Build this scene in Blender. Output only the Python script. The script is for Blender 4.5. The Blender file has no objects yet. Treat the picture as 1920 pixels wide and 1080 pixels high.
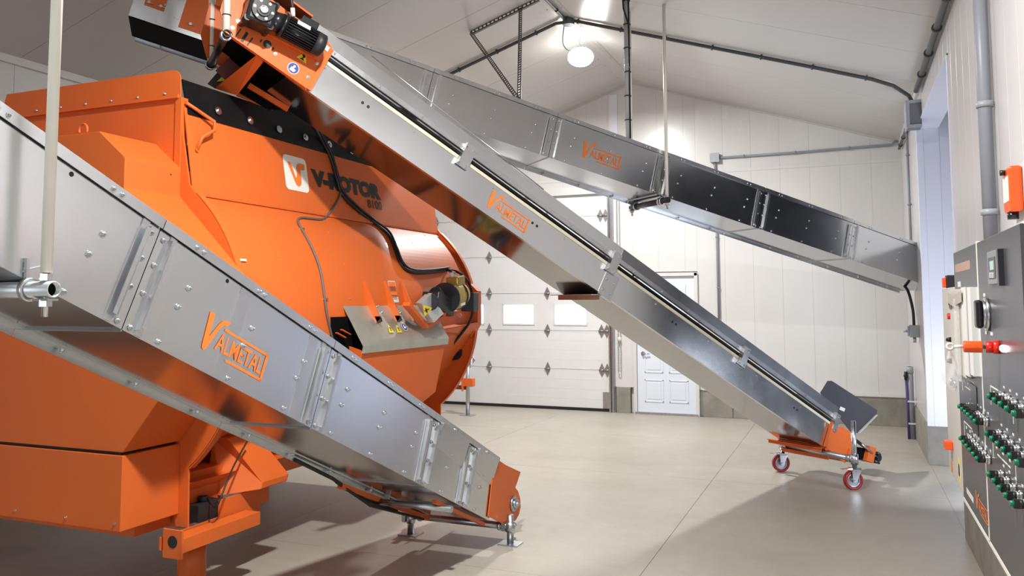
import bpy, bmesh, math, random
from mathutils import Vector as V, Matrix as M
random.seed(7)
C = bpy.context.scene
COL = C.collection
# ------------------------------------------------------------------ camera
F, PY, PITCH, YAW, ROLL, H = 1530.76, 453.15, .0736, .3894, -.0031, 1.7
_c, _s = math.cos(YAW), math.sin(YAW)
_f0, _r0, _u0 = V((-_s, _c, 0)), V((_c, _s, 0)), V((0, 0, 1))
FW = _f0 * math.cos(PITCH) + _u0 * math.sin(PITCH)
_u = _u0 * math.cos(PITCH) - _f0 * math.sin(PITCH)
RT = _r0 * math.cos(ROLL) + _u * math.sin(ROLL)
UP = _u * math.cos(ROLL) - _r0 * math.sin(ROLL)
EYE = V((0, 0, H))
cd = bpy.data.cameras.new('camera'); cam = bpy.data.objects.new('camera', cd); COL.objects.link(cam)
cd.sensor_fit = 'HORIZONTAL'; cd.sensor_width = 36; cd.lens = F / 1920 * 36
cd.shift_y = -(540 - PY) / 1920; cd.clip_start = .02; cd.clip_end = 200
cam.matrix_world = M(((RT.x, UP.x, -FW.x, 0), (RT.y, UP.y, -FW.y, 0), (RT.z, UP.z, -FW.z, H), (0, 0, 0, 1)))
C.camera = cam


def P(u, v, X=None, Y=None, Z=None):
    """survey helper: the point of the plane X=, Y= or Z= seen at photo position u, v"""
    d = FW + RT * ((u - 960) / F) - UP * ((v - PY) / F)
    for i, c in enumerate((X, Y, Z)):
        if c is not None:
            return EYE + d * ((c - EYE[i]) / d[i])


def pr(p):
    d = V(p) - EYE; z = d.dot(FW)
    return 960 + F * d.dot(RT) / z, PY - F * d.dot(UP) / z


# ------------------------------------------------------------------ room numbers
XR, XL, XP, YF, YB = .742, -6.84, -3.05, 12.38, -4.2
ZE, ZP = 3.89, 5.13
SL = (ZP - ZE) / (XR - XP)


def zc(x): return ZP - abs(x - XP) * SL
# ------------------------------------------------------------------ world, lights, exposure
w = bpy.data.worlds.new('world'); C.world = w; w.use_nodes = True
w.node_tree.nodes['Background'].inputs[0].default_value = (.80, .88, 1, 1)
w.node_tree.nodes['Background'].inputs[1].default_value = 1.4
C.view_settings.view_transform = 'Standard'; C.view_settings.look = 'None'
C.view_settings.gamma = 1; C.view_settings.use_curve_mapping = False
C.view_settings.exposure = .35


def light(name, kind, loc, power, color=(1, 1, 1), size=.3, size_y=None, aim=None, spread=None):
    l = bpy.data.lights.new(name, kind); l.energy = power; l.color = color
    if kind == 'AREA':
        l.size = size; l.shape = 'DISK'
        if size_y: l.shape = 'RECTANGLE'; l.size_y = size_y
        if spread: l.spread = spread
    else:
        l.shadow_soft_size = size
    o = bpy.data.objects.new(name, l); COL.objects.link(o); o.location = loc
    if aim is not None: o.rotation_euler = (V(aim) - V(loc)).to_track_quat('-Z', 'Y').to_euler()
    return o


LAMP = V((-3.05, 9.75, 4.80))
light('high_bay_light', 'AREA', LAMP - V((0, 0, .135)), 210, (1, .98, .95), .28, aim=LAMP - V((0, 0, 2)))
light('second_high_bay_light', 'AREA', (-1.4, 2.6, 4.35), 225, (1, .98, .95), .22, aim=(-1.4, 2.6, 0))
light('daylight_from_open_door', 'AREA', (-.5, YB + .1, 1.5), 24, (.86, .93, 1), 2.6, 2.6, aim=(-.9, 4, 1.5))
light('added_side_room_fill', 'AREA', (1.35, 7.3, .7), 45, (.80, .86, 1), .8, .8, aim=(1.05, 9.7, 1.9))  # added fill inside the closed side room, brightening jamb and partition

# ------------------------------------------------------------------ materials
MT = {}


def nt(name):
    m = bpy.data.materials.new(name); m.use_nodes = True; MT[name] = m
    return m, m.node_tree, m.node_tree.nodes['Principled BSDF']


def mat(name, col, rough=.5, metal=0, var=0, vscale=6, bump=0, bscale=60, coat=0, emit=None, es=0, alpha=1, trans=0, stretch=None, rvar=0, ior=1.45, spec=.5):
    m, t, b = nt(name); n, l = t.nodes, t.links
    b.inputs['Base Color'].default_value = (*col, 1); b.inputs['Roughness'].default_value = rough
    b.inputs['Metallic'].default_value = metal; b.inputs['Coat Weight'].default_value = coat
    b.inputs['IOR'].default_value = ior; b.inputs['Specular IOR Level'].default_value = spec
    b.inputs['Transmission Weight'].default_value = trans; b.inputs['Alpha'].default_value = alpha
    if emit: b.inputs['Emission Color'].default_value = (*emit, 1); b.inputs['Emission Strength'].default_value = es
    if var or bump or rvar:
        tc = n.new('ShaderNodeTexCoord'); mp = n.new('ShaderNodeMapping'); l.new(tc.outputs['Object'], mp.inputs[0])
        if stretch: mp.inputs['Scale'].default_value = stretch
    if var or rvar:
        no = n.new('ShaderNodeTexNoise'); no.inputs['Scale'].default_value = vscale; no.inputs['Detail'].default_value = 6
        l.new(mp.outputs[0], no.inputs['Vector'])
    if var:
        r = n.new('ShaderNodeValToRGB'); r.color_ramp.elements[0].position = .3; r.color_ramp.elements[1].position = .7
        r.color_ramp.elements[0].color = (*[c * (1 - var) for c in col], 1)
        r.color_ramp.elements[1].color = (*[min(1, c * (1 + var * .6)) for c in col], 1)
        l.new(no.outputs['Fac'], r.inputs[0]); l.new(r.outputs[0], b.inputs['Base Color'])
    if rvar:
        mr = n.new('ShaderNodeMapRange'); mr.inputs['To Min'].default_value = max(.02, rough - rvar); mr.inputs['To Max'].default_value = rough + rvar
        l.new(no.outputs['Fac'], mr.inputs['Value']); l.new(mr.outputs[0], b.inputs['Roughness'])
    if bump:
        nb = n.new('ShaderNodeTexNoise'); nb.inputs['Scale'].default_value = bscale; nb.inputs['Detail'].default_value = 5
        l.new(mp.outputs[0], nb.inputs['Vector'])
        bp = n.new('ShaderNodeBump'); bp.inputs['Strength'].default_value = bump; bp.inputs['Distance'].default_value = .01
        l.new(nb.outputs['Fac'], bp.inputs['Height']); l.new(bp.outputs[0], b.inputs['Normal'])
    return m


ORANGE = mat('orange_paint', (.68, .135, .024), .46, 0, .04, 3, .03, 9, coat=.04, spec=.38)
ORANGE2 = mat('orange_paint_bright', (.82, .19, .03), .4)
DECAL = mat('orange_decal', (.85, .20, .03), .5)
WDECAL = mat('white_decal', (.80, .79, .72), .35)
BDECAL = mat('black_decal', (.012, .013, .016), .45)
RUBBER = mat('black_rubber', (.006, .0065, .008), .5, 0, .3, 5, .1, 40, spec=.28)
PITCH_ = mat('matte_black_shade', (.003, .003, .003), .8, spec=.1)  # near-black carrying painted shade in openings and undersides; also colours the take-up body
BLACK = mat('black_enamel', (.012, .012, .014), .28)
BLACKM = mat('black_plastic', (.015, .015, .016), .5)
STEEL = mat('zinc_plated_steel', (.62, .64, .66), .26, 1)
PIPE = mat('galvanised_pipe', (.48, .50, .53), .34, 1, .12, 20)
DPIPE = mat('dark_steel_pipe', (.07, .065, .07), .4, .6)
WPIPE = mat('white_plastic_pipe', (.92, .89, .78), .35, 0, .04, 8)
GPVC = mat('grey_conduit', (.27, .29, .33), .4)
DPVC = mat('dark_conduit', (.075, .08, .085), .45)
BOXG = mat('grey_junction_box', (.36, .39, .42), .4)
PERF = mat('perforated_steel', (.14, .13, .12), .5, .5)
WALLW = mat('white_wall_panel', (.66, .66, .65), .26, 0, .05, 1.6, .02, 3, stretch=(1, 1, .35), rvar=.08)
WALLR = mat('white_wall_panel_ribbed', (.66, .655, .67), .28, 0, .04, 2, stretch=(1, 1, .3))
CEIL = mat('ceiling_panel', (.56, .55, .535), .30, 0, .03, 1.2, .03, 4, stretch=(.3, 1, 1), rvar=.06)
JAMB = mat('jamb_trim', (.74, .76, .86), .35)
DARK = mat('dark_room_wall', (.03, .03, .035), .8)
GDOOR = mat('garage_door_white', (.72, .73, .74), .42, 0, .02, 5, .12, 260)
MDOOR = mat('man_door_white', (.70, .77, .86), .45)
CREAM = mat('cream_wear_strip', (.66, .62, .48), .5)
GOLD = mat('gold_motor_paint', (.42, .30, .07), .38, .3)
PANELM = mat('cabinet_grey', (.055, .055, .062), .30, 0, .06, 3)
PSIDE = mat('cabinet_trim_light', (.72, .72, .70), .4)
BEIGE = mat('beige_enclosure', (.56, .55, .50), .45)
GREENK = mat('green_lens', (.0, .16, .075), .25)
REDK = mat('red_button', (.62, .02, .01), .3)
ORK = mat('orange_knob', (.85, .09, .01), .35)
REDW = mat('red_polyurethane', (.33, .02, .025), .4)
YEL = mat('yellow_label', (.85, .66, .03), .5)
BLU = mat('blue_label', (.04, .05, .25), .5)
LCD = mat('lcd_screen', (.35, .55, .45), .3)
GLASSW = mat('bright_window', (.9, .92, .95), .2, emit=(1, .98, .96), es=5)
LAMPM = mat('lamp_lens', (1, 1, 1), .3, emit=(1, .97, .9), es=15)
GLARE = mat('painted_glare', (1, .8, .8), .3, emit=(1, .85, .85), es=8)  # glowing colour for the glare beside the red selector
BAG = mat('clear_plastic', (.85, .85, .82), .15, alpha=.28, bump=.4, bscale=30)
PURP = mat('purple_hose', (.08, .05, .20), .4)


def galv(name, col, r0, r1, sc=28, grime=.15, aniso=None):
    m, t, b = nt(name); n, l = t.nodes, t.links
    tc = n.new('ShaderNodeTexCoord'); vo = n.new('ShaderNodeTexVoronoi'); vo.inputs['Scale'].default_value = sc
    l.new(tc.outputs['Object'], vo.inputs['Vector'])
    no = n.new('ShaderNodeTexNoise'); no.inputs['Scale'].default_value = 2.2; no.inputs['Detail'].default_value = 7
    l.new(tc.outputs['Object'], no.inputs['Vector'])
    sp = n.new('ShaderNodeSeparateColor'); l.new(vo.outputs['Color'], sp.inputs[0])
    mx = n.new('ShaderNodeMath'); mx.operation = 'MULTIPLY_ADD'; l.new(sp.outputs[0], mx.inputs[0]); mx.inputs[1].default_value = .10; l.new(no.outputs['Fac'], mx.inputs[2])
    r = n.new('ShaderNodeValToRGB'); r.color_ramp.elements[0].position = .35; r.color_ramp.elements[1].position = .95
    r.color_ramp.elements[0].color = (*[c * (1 - grime) for c in col], 1); r.color_ramp.elements[1].color = (*col, 1)
    l.new(mx.outputs[0], r.inputs[0]); l.new(r.outputs[0], b.inputs['Base Color'])
    mr = n.new('ShaderNodeMapRange'); mr.inputs['From Min'].default_value = .3; mr.inputs['From Max'].default_value = 1
    mr.inputs['To Min'].default_value = r0; mr.inputs['To Max'].default_value = r1
    l.new(mx.outputs[0], mr.inputs['Value']); l.new(mr.outputs[0], b.inputs['Roughness'])
    b.inputs['Metallic'].default_value = 1
    return m


GALV = galv('galvanised_sheet', (.74, .765, .785), .20, .30, grime=.10)
GALVB = galv('galvanised_smooth_darkened', (.46, .46, .47), .12, .18, 40, .10)  # dark reflection put into a darker base for the conveyor undersides
GALVF = galv('galvanised_flange', (.72, .74, .76), .25, .45, 40)
GALVD = galv('grey_belt_guard', (.34, .35, .37), .3, .5, 40)


def floor_mat():
    m, t, b = nt('concrete_floor'); n, l = t.nodes, t.links
    tc = n.new('ShaderNodeNewGeometry')
    a = n.new('ShaderNodeTexNoise'); a.inputs['Scale'].default_value = .55; a.inputs['Detail'].default_value = 8; a.inputs['Roughness'].default_value = .6
    c = n.new('ShaderNodeTexNoise'); c.inputs['Scale'].default_value = 7; c.inputs['Detail'].default_value = 10; c.inputs['Roughness'].default_value = .7
    for x in (a, c): l.new(tc.outputs['Position'], x.inputs['Vector'])
    r = n.new('ShaderNodeValToRGB'); r.color_ramp.elements[0].position = .32; r.color_ramp.elements[1].position = .68
    r.color_ramp.elements[0].color = (.35, .325, .275, 1); r.color_ramp.elements[1].color = (.45, .425, .37, 1)
    l.new(a.outputs['Fac'], r.inputs[0])
    r2 = n.new('ShaderNodeValToRGB'); r2.color_ramp.elements[0].position = .3; r2.color_ramp.elements[1].position = .65
    r2.color_ramp.elements[0].color = (.90, .89, .87, 1); r2.color_ramp.elements[1].color = (1, 1, 1, 1)
    l.new(c.outputs['Fac'], r2.inputs[0])
    mx = n.new('ShaderNodeMix'); mx.data_type = 'RGBA'; mx.blend_type = 'MULTIPLY'; mx.inputs[0].default_value = 1
    l.new(r.outputs[0], mx.inputs[6]); l.new(r2.outputs[0], mx.inputs[7]); l.new(mx.outputs[2], b.inputs['Base Color'])
    b.inputs['Roughness'].default_value = .42; b.inputs['Specular IOR Level'].default_value = .35
    bp = n.new('ShaderNodeBump'); bp.inputs['Strength'].default_value = .08; bp.inputs['Distance'].default_value = .01
    l.new(c.outputs['Fac'], bp.inputs['Height']); l.new(bp.outputs[0], b.inputs['Normal'])
    return m


FLOORM = floor_mat()
CONC = mat('concrete_wall_base', (.27, .26, .23), .8, 0, .22, 5, .3, 30)

# ------------------------------------------------------------------ mesh builder


def basis(ax):
    ax = V(ax).normalized(); a = V((0, 0, 1)) if abs(ax.z) < .9 else V((1, 0, 0))
    p = ax.cross(a).normalized(); return p, ax.cross(p).normalized()


class MB:
    def __init__(s): s.v = []; s.f = []; s.sm = []

    def add(s, vs, fs, smooth=False):
        k = len(s.v); s.v += [V(x) for x in vs]
        for f in fs: s.f.append(tuple(k + i for i in f)); s.sm.append(smooth)
        return s

    def hexa(s, a):  # 8 corners: bottom 0-3, top 4-7
        return s.add(a, [(3, 2, 1, 0), (4, 5, 6, 7), (0, 1, 5, 4), (1, 2, 6, 5), (2, 3, 7, 6), (3, 0, 4, 7)])

    def box(s, x0, x1, y0, y1, z0, z1, m=None):
        a = [(x0, y0, z0), (x1, y0, z0), (x1, y1, z0), (x0, y1, z0), (x0, y0, z1), (x1, y0, z1), (x1, y1, z1), (x0, y1, z1)]
        if m is not None: a = [m @ V(p) for p in a]
        return s.hexa(a)

    def bar(s, a, b, w, h, up=(0, 0, 1)):
        a, b = V(a), V(b); d = (b - a).normalized(); sd = d.cross(V(up))
        if sd.length < 1e-3: sd = d.cross(V((1, 0, 0)))
        sd.normalize(); u = sd.cross(d).normalized(); sd = sd * w / 2; u = u * h / 2
        return s.hexa([a - sd - u, a + sd - u, b + sd - u, b - sd - u, a - sd + u, a + sd + u, b + sd + u, b - sd + u])

    def cyl(s, a, b, r, r2=None, n=16, caps=True, smooth=True):
        a, b = V(a), V(b); r2 = r if r2 is None else r2; p, q = basis(b - a); vs = []
        for c, rr in ((a, r), (b, r2)):
            for i in range(n):
                t = 2 * math.pi * i / n; vs.append(c + p * math.cos(t) * rr + q * math.sin(t) * rr)
        s.add(vs, [(i, (i + 1) % n, n + (i + 1) % n, n + i) for i in range(n)], smooth)
        if caps: s.add(vs, [tuple(range(n))[::-1], tuple(range(n, 2 * n))])
        return s

    def ring(s, a, b, ro, ri, n=20):
        a, b = V(a), V(b); p, q = basis(b - a); vs = []
        for c in (a, b):
            for rr in (ro, ri):
                for i in range(n):
                    t = 2 * math.pi * i / n; vs.append(c + p * math.cos(t) * rr + q * math.sin(t) * rr)
        f = []
        for i in range(n):
            j = (i + 1) % n
            f += [(i, j, 2 * n + j, 2 * n + i), (n + j, n + i, 3 * n + i, 3 * n + j), (j, i, n + i, n + j), (2 * n + i, 2 * n + j, 3 * n + j, 3 * n + i)]
        return s.add(vs, f, True)

    def tube(s, pts, r, n=8):
        pts = [V(p) for p in pts]; vs = []; prev = None
        for i, p in enumerate(pts):
            d = (pts[min(i + 1, len(pts) - 1)] - pts[max(i - 1, 0)]).normalized()
            if prev is None: a, b = basis(d)
            else:
                a = (prev - d * prev.dot(d)).normalized(); b = d.cross(a)
            prev = a
            for k in range(n):
                t = 2 * math.pi * k / n; vs.append(p + a * math.cos(t) * r + b * math.sin(t) * r)
        f = [(i * n + k, i * n + (k + 1) % n, (i + 1) * n + (k + 1) % n, (i + 1) * n + k) for i in range(len(pts) - 1) for k in range(n)]
        s.add(vs, f, True)
        return s.add(vs, [tuple(range(n))[::-1], tuple(range(len(vs) - n, len(vs)))])

    def prism(s, poly, vec, smooth=False):
        vec = V(vec); n = len(poly); a = [V(p) for p in poly]
        return s.add(a + [p + vec for p in a], [tuple(range(n))[::-1], tuple(range(n, 2 * n))] + [(i, (i + 1) % n, n + (i + 1) % n, n + i) for i in range(n)], smooth)

    def plate(s, poly, th):  # polygon given thickness along its normal
        a = [V(p) for p in poly]; nrm = (a[1] - a[0]).cross(a[2] - a[0]).normalized()
        return s.prism(a, nrm * th)

    def sheet(s, path, vec, th, smooth=False):
        """open profile path swept by vec, with thickness th on its left side"""
        vec = V(vec); path = [V(p) for p in path]; off = []
        for i, p in enumerate(path):
            ns = []
            if i > 0: ns.append((p - path[i - 1]).cross(vec).normalized())
            if i < len(path) - 1: ns.append((path[i + 1] - p).cross(vec).normalized())
            nn = sum(ns, V((0, 0, 0))).normalized(); off.append(p + nn * th / max(.5, nn.dot(ns[0])))
        n = len(path)
        vs = path + off + [p + vec for p in path] + [p + vec for p in off]; f = []
        for i in range(n - 1):
            f += [(i, i + 1, 2 * n + i + 1, 2 * n + i), (n + i + 1, n + i, 3 * n + i, 3 * n + i + 1)]
        s.add(vs, f, smooth)
        e = [(0, 2 * n, 3 * n, n), (n - 1, 2 * n - 1, 4 * n - 1, 3 * n - 1)] + [(i, n + i, n + i + 1, i + 1) for i in range(n - 1)] + [(2 * n + i, 2 * n + i + 1, 3 * n + i + 1, 3 * n + i) for i in range(n - 1)]
        return s.add(vs, e)

    def ball(s, c, r, n=10, m=6, sc=(1, 1, 1)):
        vs = [V(c) + V((0, 0, r * sc[2]))]
        for j in range(1, m):
            for i in range(n):
                a = math.pi * j / m; t = 2 * math.pi * i / n
                vs.append(V(c) + V((math.sin(a) * math.cos(t) * r * sc[0], math.sin(a) * math.sin(t) * r * sc[1], math.cos(a) * r * sc[2])))
        vs.append(V(c) - V((0, 0, r * sc[2]))); L = len(vs) - 1
        f = [(0, 1 + i, 1 + (i + 1) % n) for i in range(n)] + [(L, 1 + (m - 2) * n + (i + 1) % n, 1 + (m - 2) * n + i) for i in range(n)]
        for j in range(m - 2):
            for i in range(n): f.append((1 + j * n + i, 1 + (j + 1) * n + i, 1 + (j + 1) * n + (i + 1) % n, 1 + j * n + (i + 1) % n))
        return s.add(vs, f, True)


def tag(o, label=None, cat=None, group=None, kind=None):
    if label: o['label'] = label
    if cat: o['category'] = cat
    if group: o['group'] = group
    if kind: o['kind'] = kind
    return o


WM = {}


def link(o, world, parent):
    COL.objects.link(o); o.matrix_basis = world
    if parent is not None:
        o.parent = parent; o.matrix_parent_inverse = WM[parent.name].inverted()
    WM[o.name] = world.copy(); return o


def empty(name, loc, label=None, cat=None, group=None, kind=None):
    o = bpy.data.objects.new(name, None); o.empty_display_size = .1
    link(o, M.Translation(V(loc)), None); return tag(o, label, cat, group, kind)


def ob(name, mb, mt, parent=None, bevel=0, label=None, cat=None, group=None, kind=None, fix=True):
    vs = mb.v; lo = V([min(v[i] for v in vs) for i in range(3)]); hi = V([max(v[i] for v in vs) for i in range(3)])
    c = V(((lo.x + hi.x) / 2, (lo.y + hi.y) / 2, lo.z))
    me = bpy.data.meshes.new(name); me.from_pydata([v - c for v in vs], [], mb.f)
    me.polygons.foreach_set('use_smooth', mb.sm)
    if fix:
        bm = bmesh.new(); bm.from_mesh(me); bmesh.ops.remove_doubles(bm, verts=bm.verts, dist=1e-6); bmesh.ops.recalc_face_normals(bm, faces=bm.faces); bm.to_mesh(me); bm.free()
    me.materials.append(mt)
    o = bpy.data.objects.new(name, me); link(o, M.Translation(c), parent)
    if bevel:
        b = o.modifiers.new('bevel', 'BEVEL'); b.width = bevel; b.segments = 2; b.limit_method = 'ANGLE'; b.angle_limit = math.radians(40)
    return tag(o, label, cat, group, kind)


def inst(name, me, world, parent): return link(bpy.data.objects.new(name, me), world, parent)


def mesh_of(name, mb, mt):
    me = bpy.data.meshes.new(name); me.from_pydata(mb.v, [], mb.f); me.polygons.foreach_set('use_smooth', mb.sm)
    bm = bmesh.new(); bm.from_mesh(me); bmesh.ops.remove_doubles(bm, verts=bm.verts, dist=1e-6); bmesh.ops.recalc_face_normals(bm, faces=bm.faces); bm.to_mesh(me); bm.free()
    me.materials.append(mt); return me


def zmat(pos, nrm, roll=0.):
    """matrix with local Z along nrm"""
    z = V(nrm).normalized(); a, b = basis(z); x = a * math.cos(roll) + b * math.sin(roll); y = z.cross(x)
    return M(((x.x, y.x, z.x, pos[0]), (x.y, y.y, z.y, pos[1]), (x.z, y.z, z.z, pos[2]), (0, 0, 0, 1)))


_b = MB().cyl((0, 0, 0), (0, 0, .003), .012, n=12).cyl((0, 0, .003), (0, 0, .010), .0085, .0075, n=6, smooth=False).cyl((0, 0, .01), (0, 0, .015), .004, n=6)
BOLT = mesh_of('bolt', _b, STEEL)
_b = MB().cyl((0, 0, 0), (0, 0, .004), .011, n=10).cyl((0, 0, .004), (0, 0, .008), .008, .004, n=10)
OBOLT = mesh_of('painted_bolt', _b, ORANGE2)
HOLE = mesh_of('hole', MB().cyl((0, 0, 0), (0, 0, .0012), .011, n=10), BLACKM)


def bolt(pos, nrm, parent, me=BOLT, sc=1):
    return inst('hole' if me is HOLE else 'bolt', me, zmat(pos, nrm) @ M.Scale(sc, 4), parent)


def text_mb(body, size=1, off=.0, th=.0):
    cu = bpy.data.curves.new('t', 'FONT'); cu.body = body; cu.size = size; cu.offset = off; cu.resolution_u = 3
    o = bpy.data.objects.new('t', cu); COL.objects.link(o)
    dg = bpy.context.evaluated_depsgraph_get(); me = bpy.data.meshes.new_from_object(o.evaluated_get(dg))
    mb = MB(); mb.add([v.co.copy() for v in me.vertices], [tuple(p.vertices) for p in me.polygons])
    bpy.data.objects.remove(o); bpy.data.curves.remove(cu); bpy.data.meshes.remove(me)
    return mb


def fit2d(mb, x0, x1, y0, y1):
    a = min(v.x for v in mb.v); b = max(v.x for v in mb.v); c = min(v.y for v in mb.v); d = max(v.y for v in mb.v)
    for v in mb.v: v.x = x0 + (v.x - a) / (b - a) * (x1 - x0); v.y = y0 + (v.y - c) / (d - c) * (y1 - y0)
    return mb


def place2d(mb, o, ex, ey, off):
    o, ex, ey = V(o), V(ex), V(ey); n = ex.cross(ey).normalized()
    for i, v in enumerate(mb.v): mb.v[i] = o + ex * v.x + ey * v.y + n * off
    return mb


def rrect(x0, x1, y0, y1, r, n=5):
    p = []
    for cx, cy, a0 in ((x1 - r, y0 + r, -90), (x1 - r, y1 - r, 0), (x0 + r, y1 - r, 90), (x0 + r, y0 + r, 180)):
        for i in range(n + 1):
            a = math.radians(a0 + 90 * i / n); p.append(V((cx + r * math.cos(a), cy + r * math.sin(a), 0)))
    return p


def tri(mb, poly):
    """flat polygon (concave allowed)"""
    from mathutils.geometry import tessellate_polygon
    f = tessellate_polygon([[V((p[0], p[1], 0)) for p in poly]]); return mb.add([(p[0], p[1], 0) for p in poly], f)


def logo2d():
    """maker's word mark, 1 wide, about .40 high, lower left at 0,0"""
    mb = MB()
    tri(mb, [(0, .45), (.072, .45), (.088, .17), (.165, .37), (.20, .43), (.25, .455), (.32, .455), (.285, .395), (.235, .385), (.20, .34), (.10, .03), (.075, 0), (.045, .01), (.035, .04)])
    fit2d(t := text_mb('ALMETAL', 1, .012), .205, .955, .075, .285)
    mb.add(t.v, t.f)
    for x0, x1, y0, y1 in ((.265, 1, .33, .362), (.965, 1, 0, .362), (.40, 1, 0, .032)):
        mb.add([(x0, y0, 0), (x1, y0, 0), (x1, y1, 0), (x0, y1, 0)], [(0, 1, 2, 3)])
    return mb


# ================================================================== ROOM
def slab(name, x0, x1, y0, y1, z0, z1, m, parent, **k):
    return ob(name, MB().box(x0, x1, y0, y1, z0, z1), m, parent, **k)


fl = empty('floor', (-3, 4, 0), kind='structure')
slab('subfloor', XL - .3, 5.2, YB - .3, YF + .3, -.3, -.006, CONC, fl)
xs = [XL, -5.0, -1.62, .742 - .02]; ys = [YB, -1.4, 1.75, 4.9, 8.05, 10.3, YF]
xs = [XL, -4.1, -1.25, XR]
for i in range(3):
    for j in range(len(ys) - 1):
        g = .0018
        slab('slab', xs[i] + g, xs[i + 1] - g, ys[j] + g, ys[j + 1] - g, -.02, 0, FLOORM, fl)
slab('slab', XR, 5.1, 4.0, 9.9, -.03, 0, FLOORM, fl)

# far wall: vertical panels between door openings
GX0, GX1, GZ = -6.62, P(1145, 772, Y=YF).x, 3.42
DX0, DX1, DZ = P(1190, 775, Y=YF).x, P(1313, 779, Y=YF).x, 2.13
BH = P(1500, 738, Y=YF).z


def gable(name, parent, x0, x1, y, zlo, m, th=.06, sgn=1):
    g = .0007; x0 += g; x1 -= g
    pts = [(x0, y, zlo), (x1, y, zlo), (x1, y, zc(x1))]
    if x0 < XP < x1: pts.append((XP, y, ZP))
    pts.append((x0, y, zc(x0)))
    return ob(name, MB().prism(pts, (0, th * sgn, 0)), m, parent)


wf = empty('wall_far', (-3, YF, 0), kind='structure')
slab('backing', XL - .2, XR + .2, YF + .065, YF + .2, 0, 5.3, WALLW, wf)
x = XL
edges = [XL, GX0, GX1, DX0, DX1]
x = GX1
cuts = [XL]
while cuts[-1] < XR - .01:
    nx = cuts[-1] + .405
    for e in (GX0, GX1, DX0, DX1):
        if cuts[-1] + .06 < e < nx + .06: nx = e; break
    cuts.append(min(nx, XR))
for a, b in zip(cuts, cuts[1:]):
    if b - a < .01: continue
    mid = (a + b) / 2; lo = BH
    if GX0 < mid < GX1: lo = GZ + .02
    if DX0 < mid < DX1: lo = DZ + .02
    gable('wall_panel', wf, a, b, YF, lo, WALLW)
# surface trims seen on the gable
sm = P(1175, 290, Y=YF)
tr = empty('trim_1', (-3, YF, 3), kind='structure')
ob('joint_strip', MB().box(XL, XR, YF - .006, YF, 3.62, 3.66), WALLW, tr)
ob('cover_plate', MB().box(P(1142, 180, Y=YF).x, P(1157, 180, Y=YF).x, YF - .012, YF, 3.66, zc(P(1142, 180, Y=YF).x) - .05), JAMB, tr)

bf = empty('baseboard_far', (-2, YF, 0), kind='structure')
bx = [GX1 + .1, DX0 - .05, DX1 + .05, P(1375, 780, Y=YF).x, P(1560, 780, Y=YF).x, XR]
for a, b in ((bx[0], bx[1]), (bx[2], bx[3]), (bx[3], bx[4]), (bx[4], XR)):
    ob('concrete_block', MB().box(a + .003, b - .003, YF - .035, YF + .06, 0, BH), CONC, bf, bevel=.004)
ob('drip_trim', MB().box(bx[2], XR, YF - .05, YF - .005, BH, BH + .03), WALLW, bf)

# left wall, back wall
wl = empty('wall_left', (XL, 4, 0), kind='structure')
y = YB
while y < YF - .05:
    y2 = min(y + .61, YF); slab('wall_panel', XL - .08, XL, y + .002, y2 - .002, 0, ZE, WALLW, wl); y = y2
wb = empty('wall_back', (-3, YB, 0), kind='structure')
for a, b, lo in ((XL, -4.9, 0), (-4.9, XP, 0), (XP, -2.2, 0), (-2.2, .4, 3.0), (.4, XR, 0)):
    gable('wall_panel', wb, a, b, YB - .06, lo, WALLW)

# right wall with tall doorway to a dark side room
OY0, OY1, OZ = 6.75, 9.61, 3.54
WT = .18
BR = .40
wr = empty('wall_right', (XR, 4, 0), kind='structure')
y = YB; n = 0
while y < YF - .02:
    y2 = y + .30
    for e in (OY0, OY1):
        if y + .05 < e < y2 + .05: y2 = e
    y2 = min(y2, YF); mid = (y + y2) / 2
    lo = OZ if OY0 < mid < OY1 else BR
    ob('wall_panel', MB().box(XR, XR + WT, y + .0006, y2 - .0006, lo, ZE + .04), WALLR, wr, bevel=.003)
    y = y2
br = empty('baseboard_right', (XR, 4, 0), kind='structure')
for a, b in ((YB, -1.2), (-1.2, 1.2), (1.2, 3.6), (3.6, 5.1), (5.1, OY0), (OY1, 11.05), (11.05, YF)):
    ob('concrete_block', MB().box(XR - .02, XR + WT, a + .003, b - .003, 0, BR), CONC, br, bevel=.004)
ds = empty('trim_2', (XR, 8, 0), kind='structure')
ob('jamb', MB().box(XR - .012, XR + WT + .02, OY1 - .02, OY1, BR, OZ), JAMB, ds, bevel=.004)
ob('jamb', MB().box(XR - .012, XR + WT + .02, OY0, OY0 + .02, BR, OZ), JAMB, ds, bevel=.004)
ob('corner_post', MB().box(XR - .02, XR + .05, OY1 - .035, OY1 - .02, BR, OZ), JAMB, ds, bevel=.006)
ob('soffit', MB().box(XR - .012, XR + WT + .02, OY0, OY1, OZ - .015, OZ), JAMB, ds)
rr = empty('wall_side_room', (2.5, 8, 0), kind='structure')
ob('white_partition', MB().box(XR + WT, 5.0, OY1 + .0, OY1 + .12, 0, 3.9), JAMB, rr)
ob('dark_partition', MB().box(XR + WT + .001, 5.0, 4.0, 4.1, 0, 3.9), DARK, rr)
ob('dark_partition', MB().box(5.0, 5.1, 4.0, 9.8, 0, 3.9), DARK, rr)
ob('dark_lid', MB().box(XR + WT, 5.1, 4.0, 9.8, 3.9, 4.0), DARK, rr)

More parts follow.
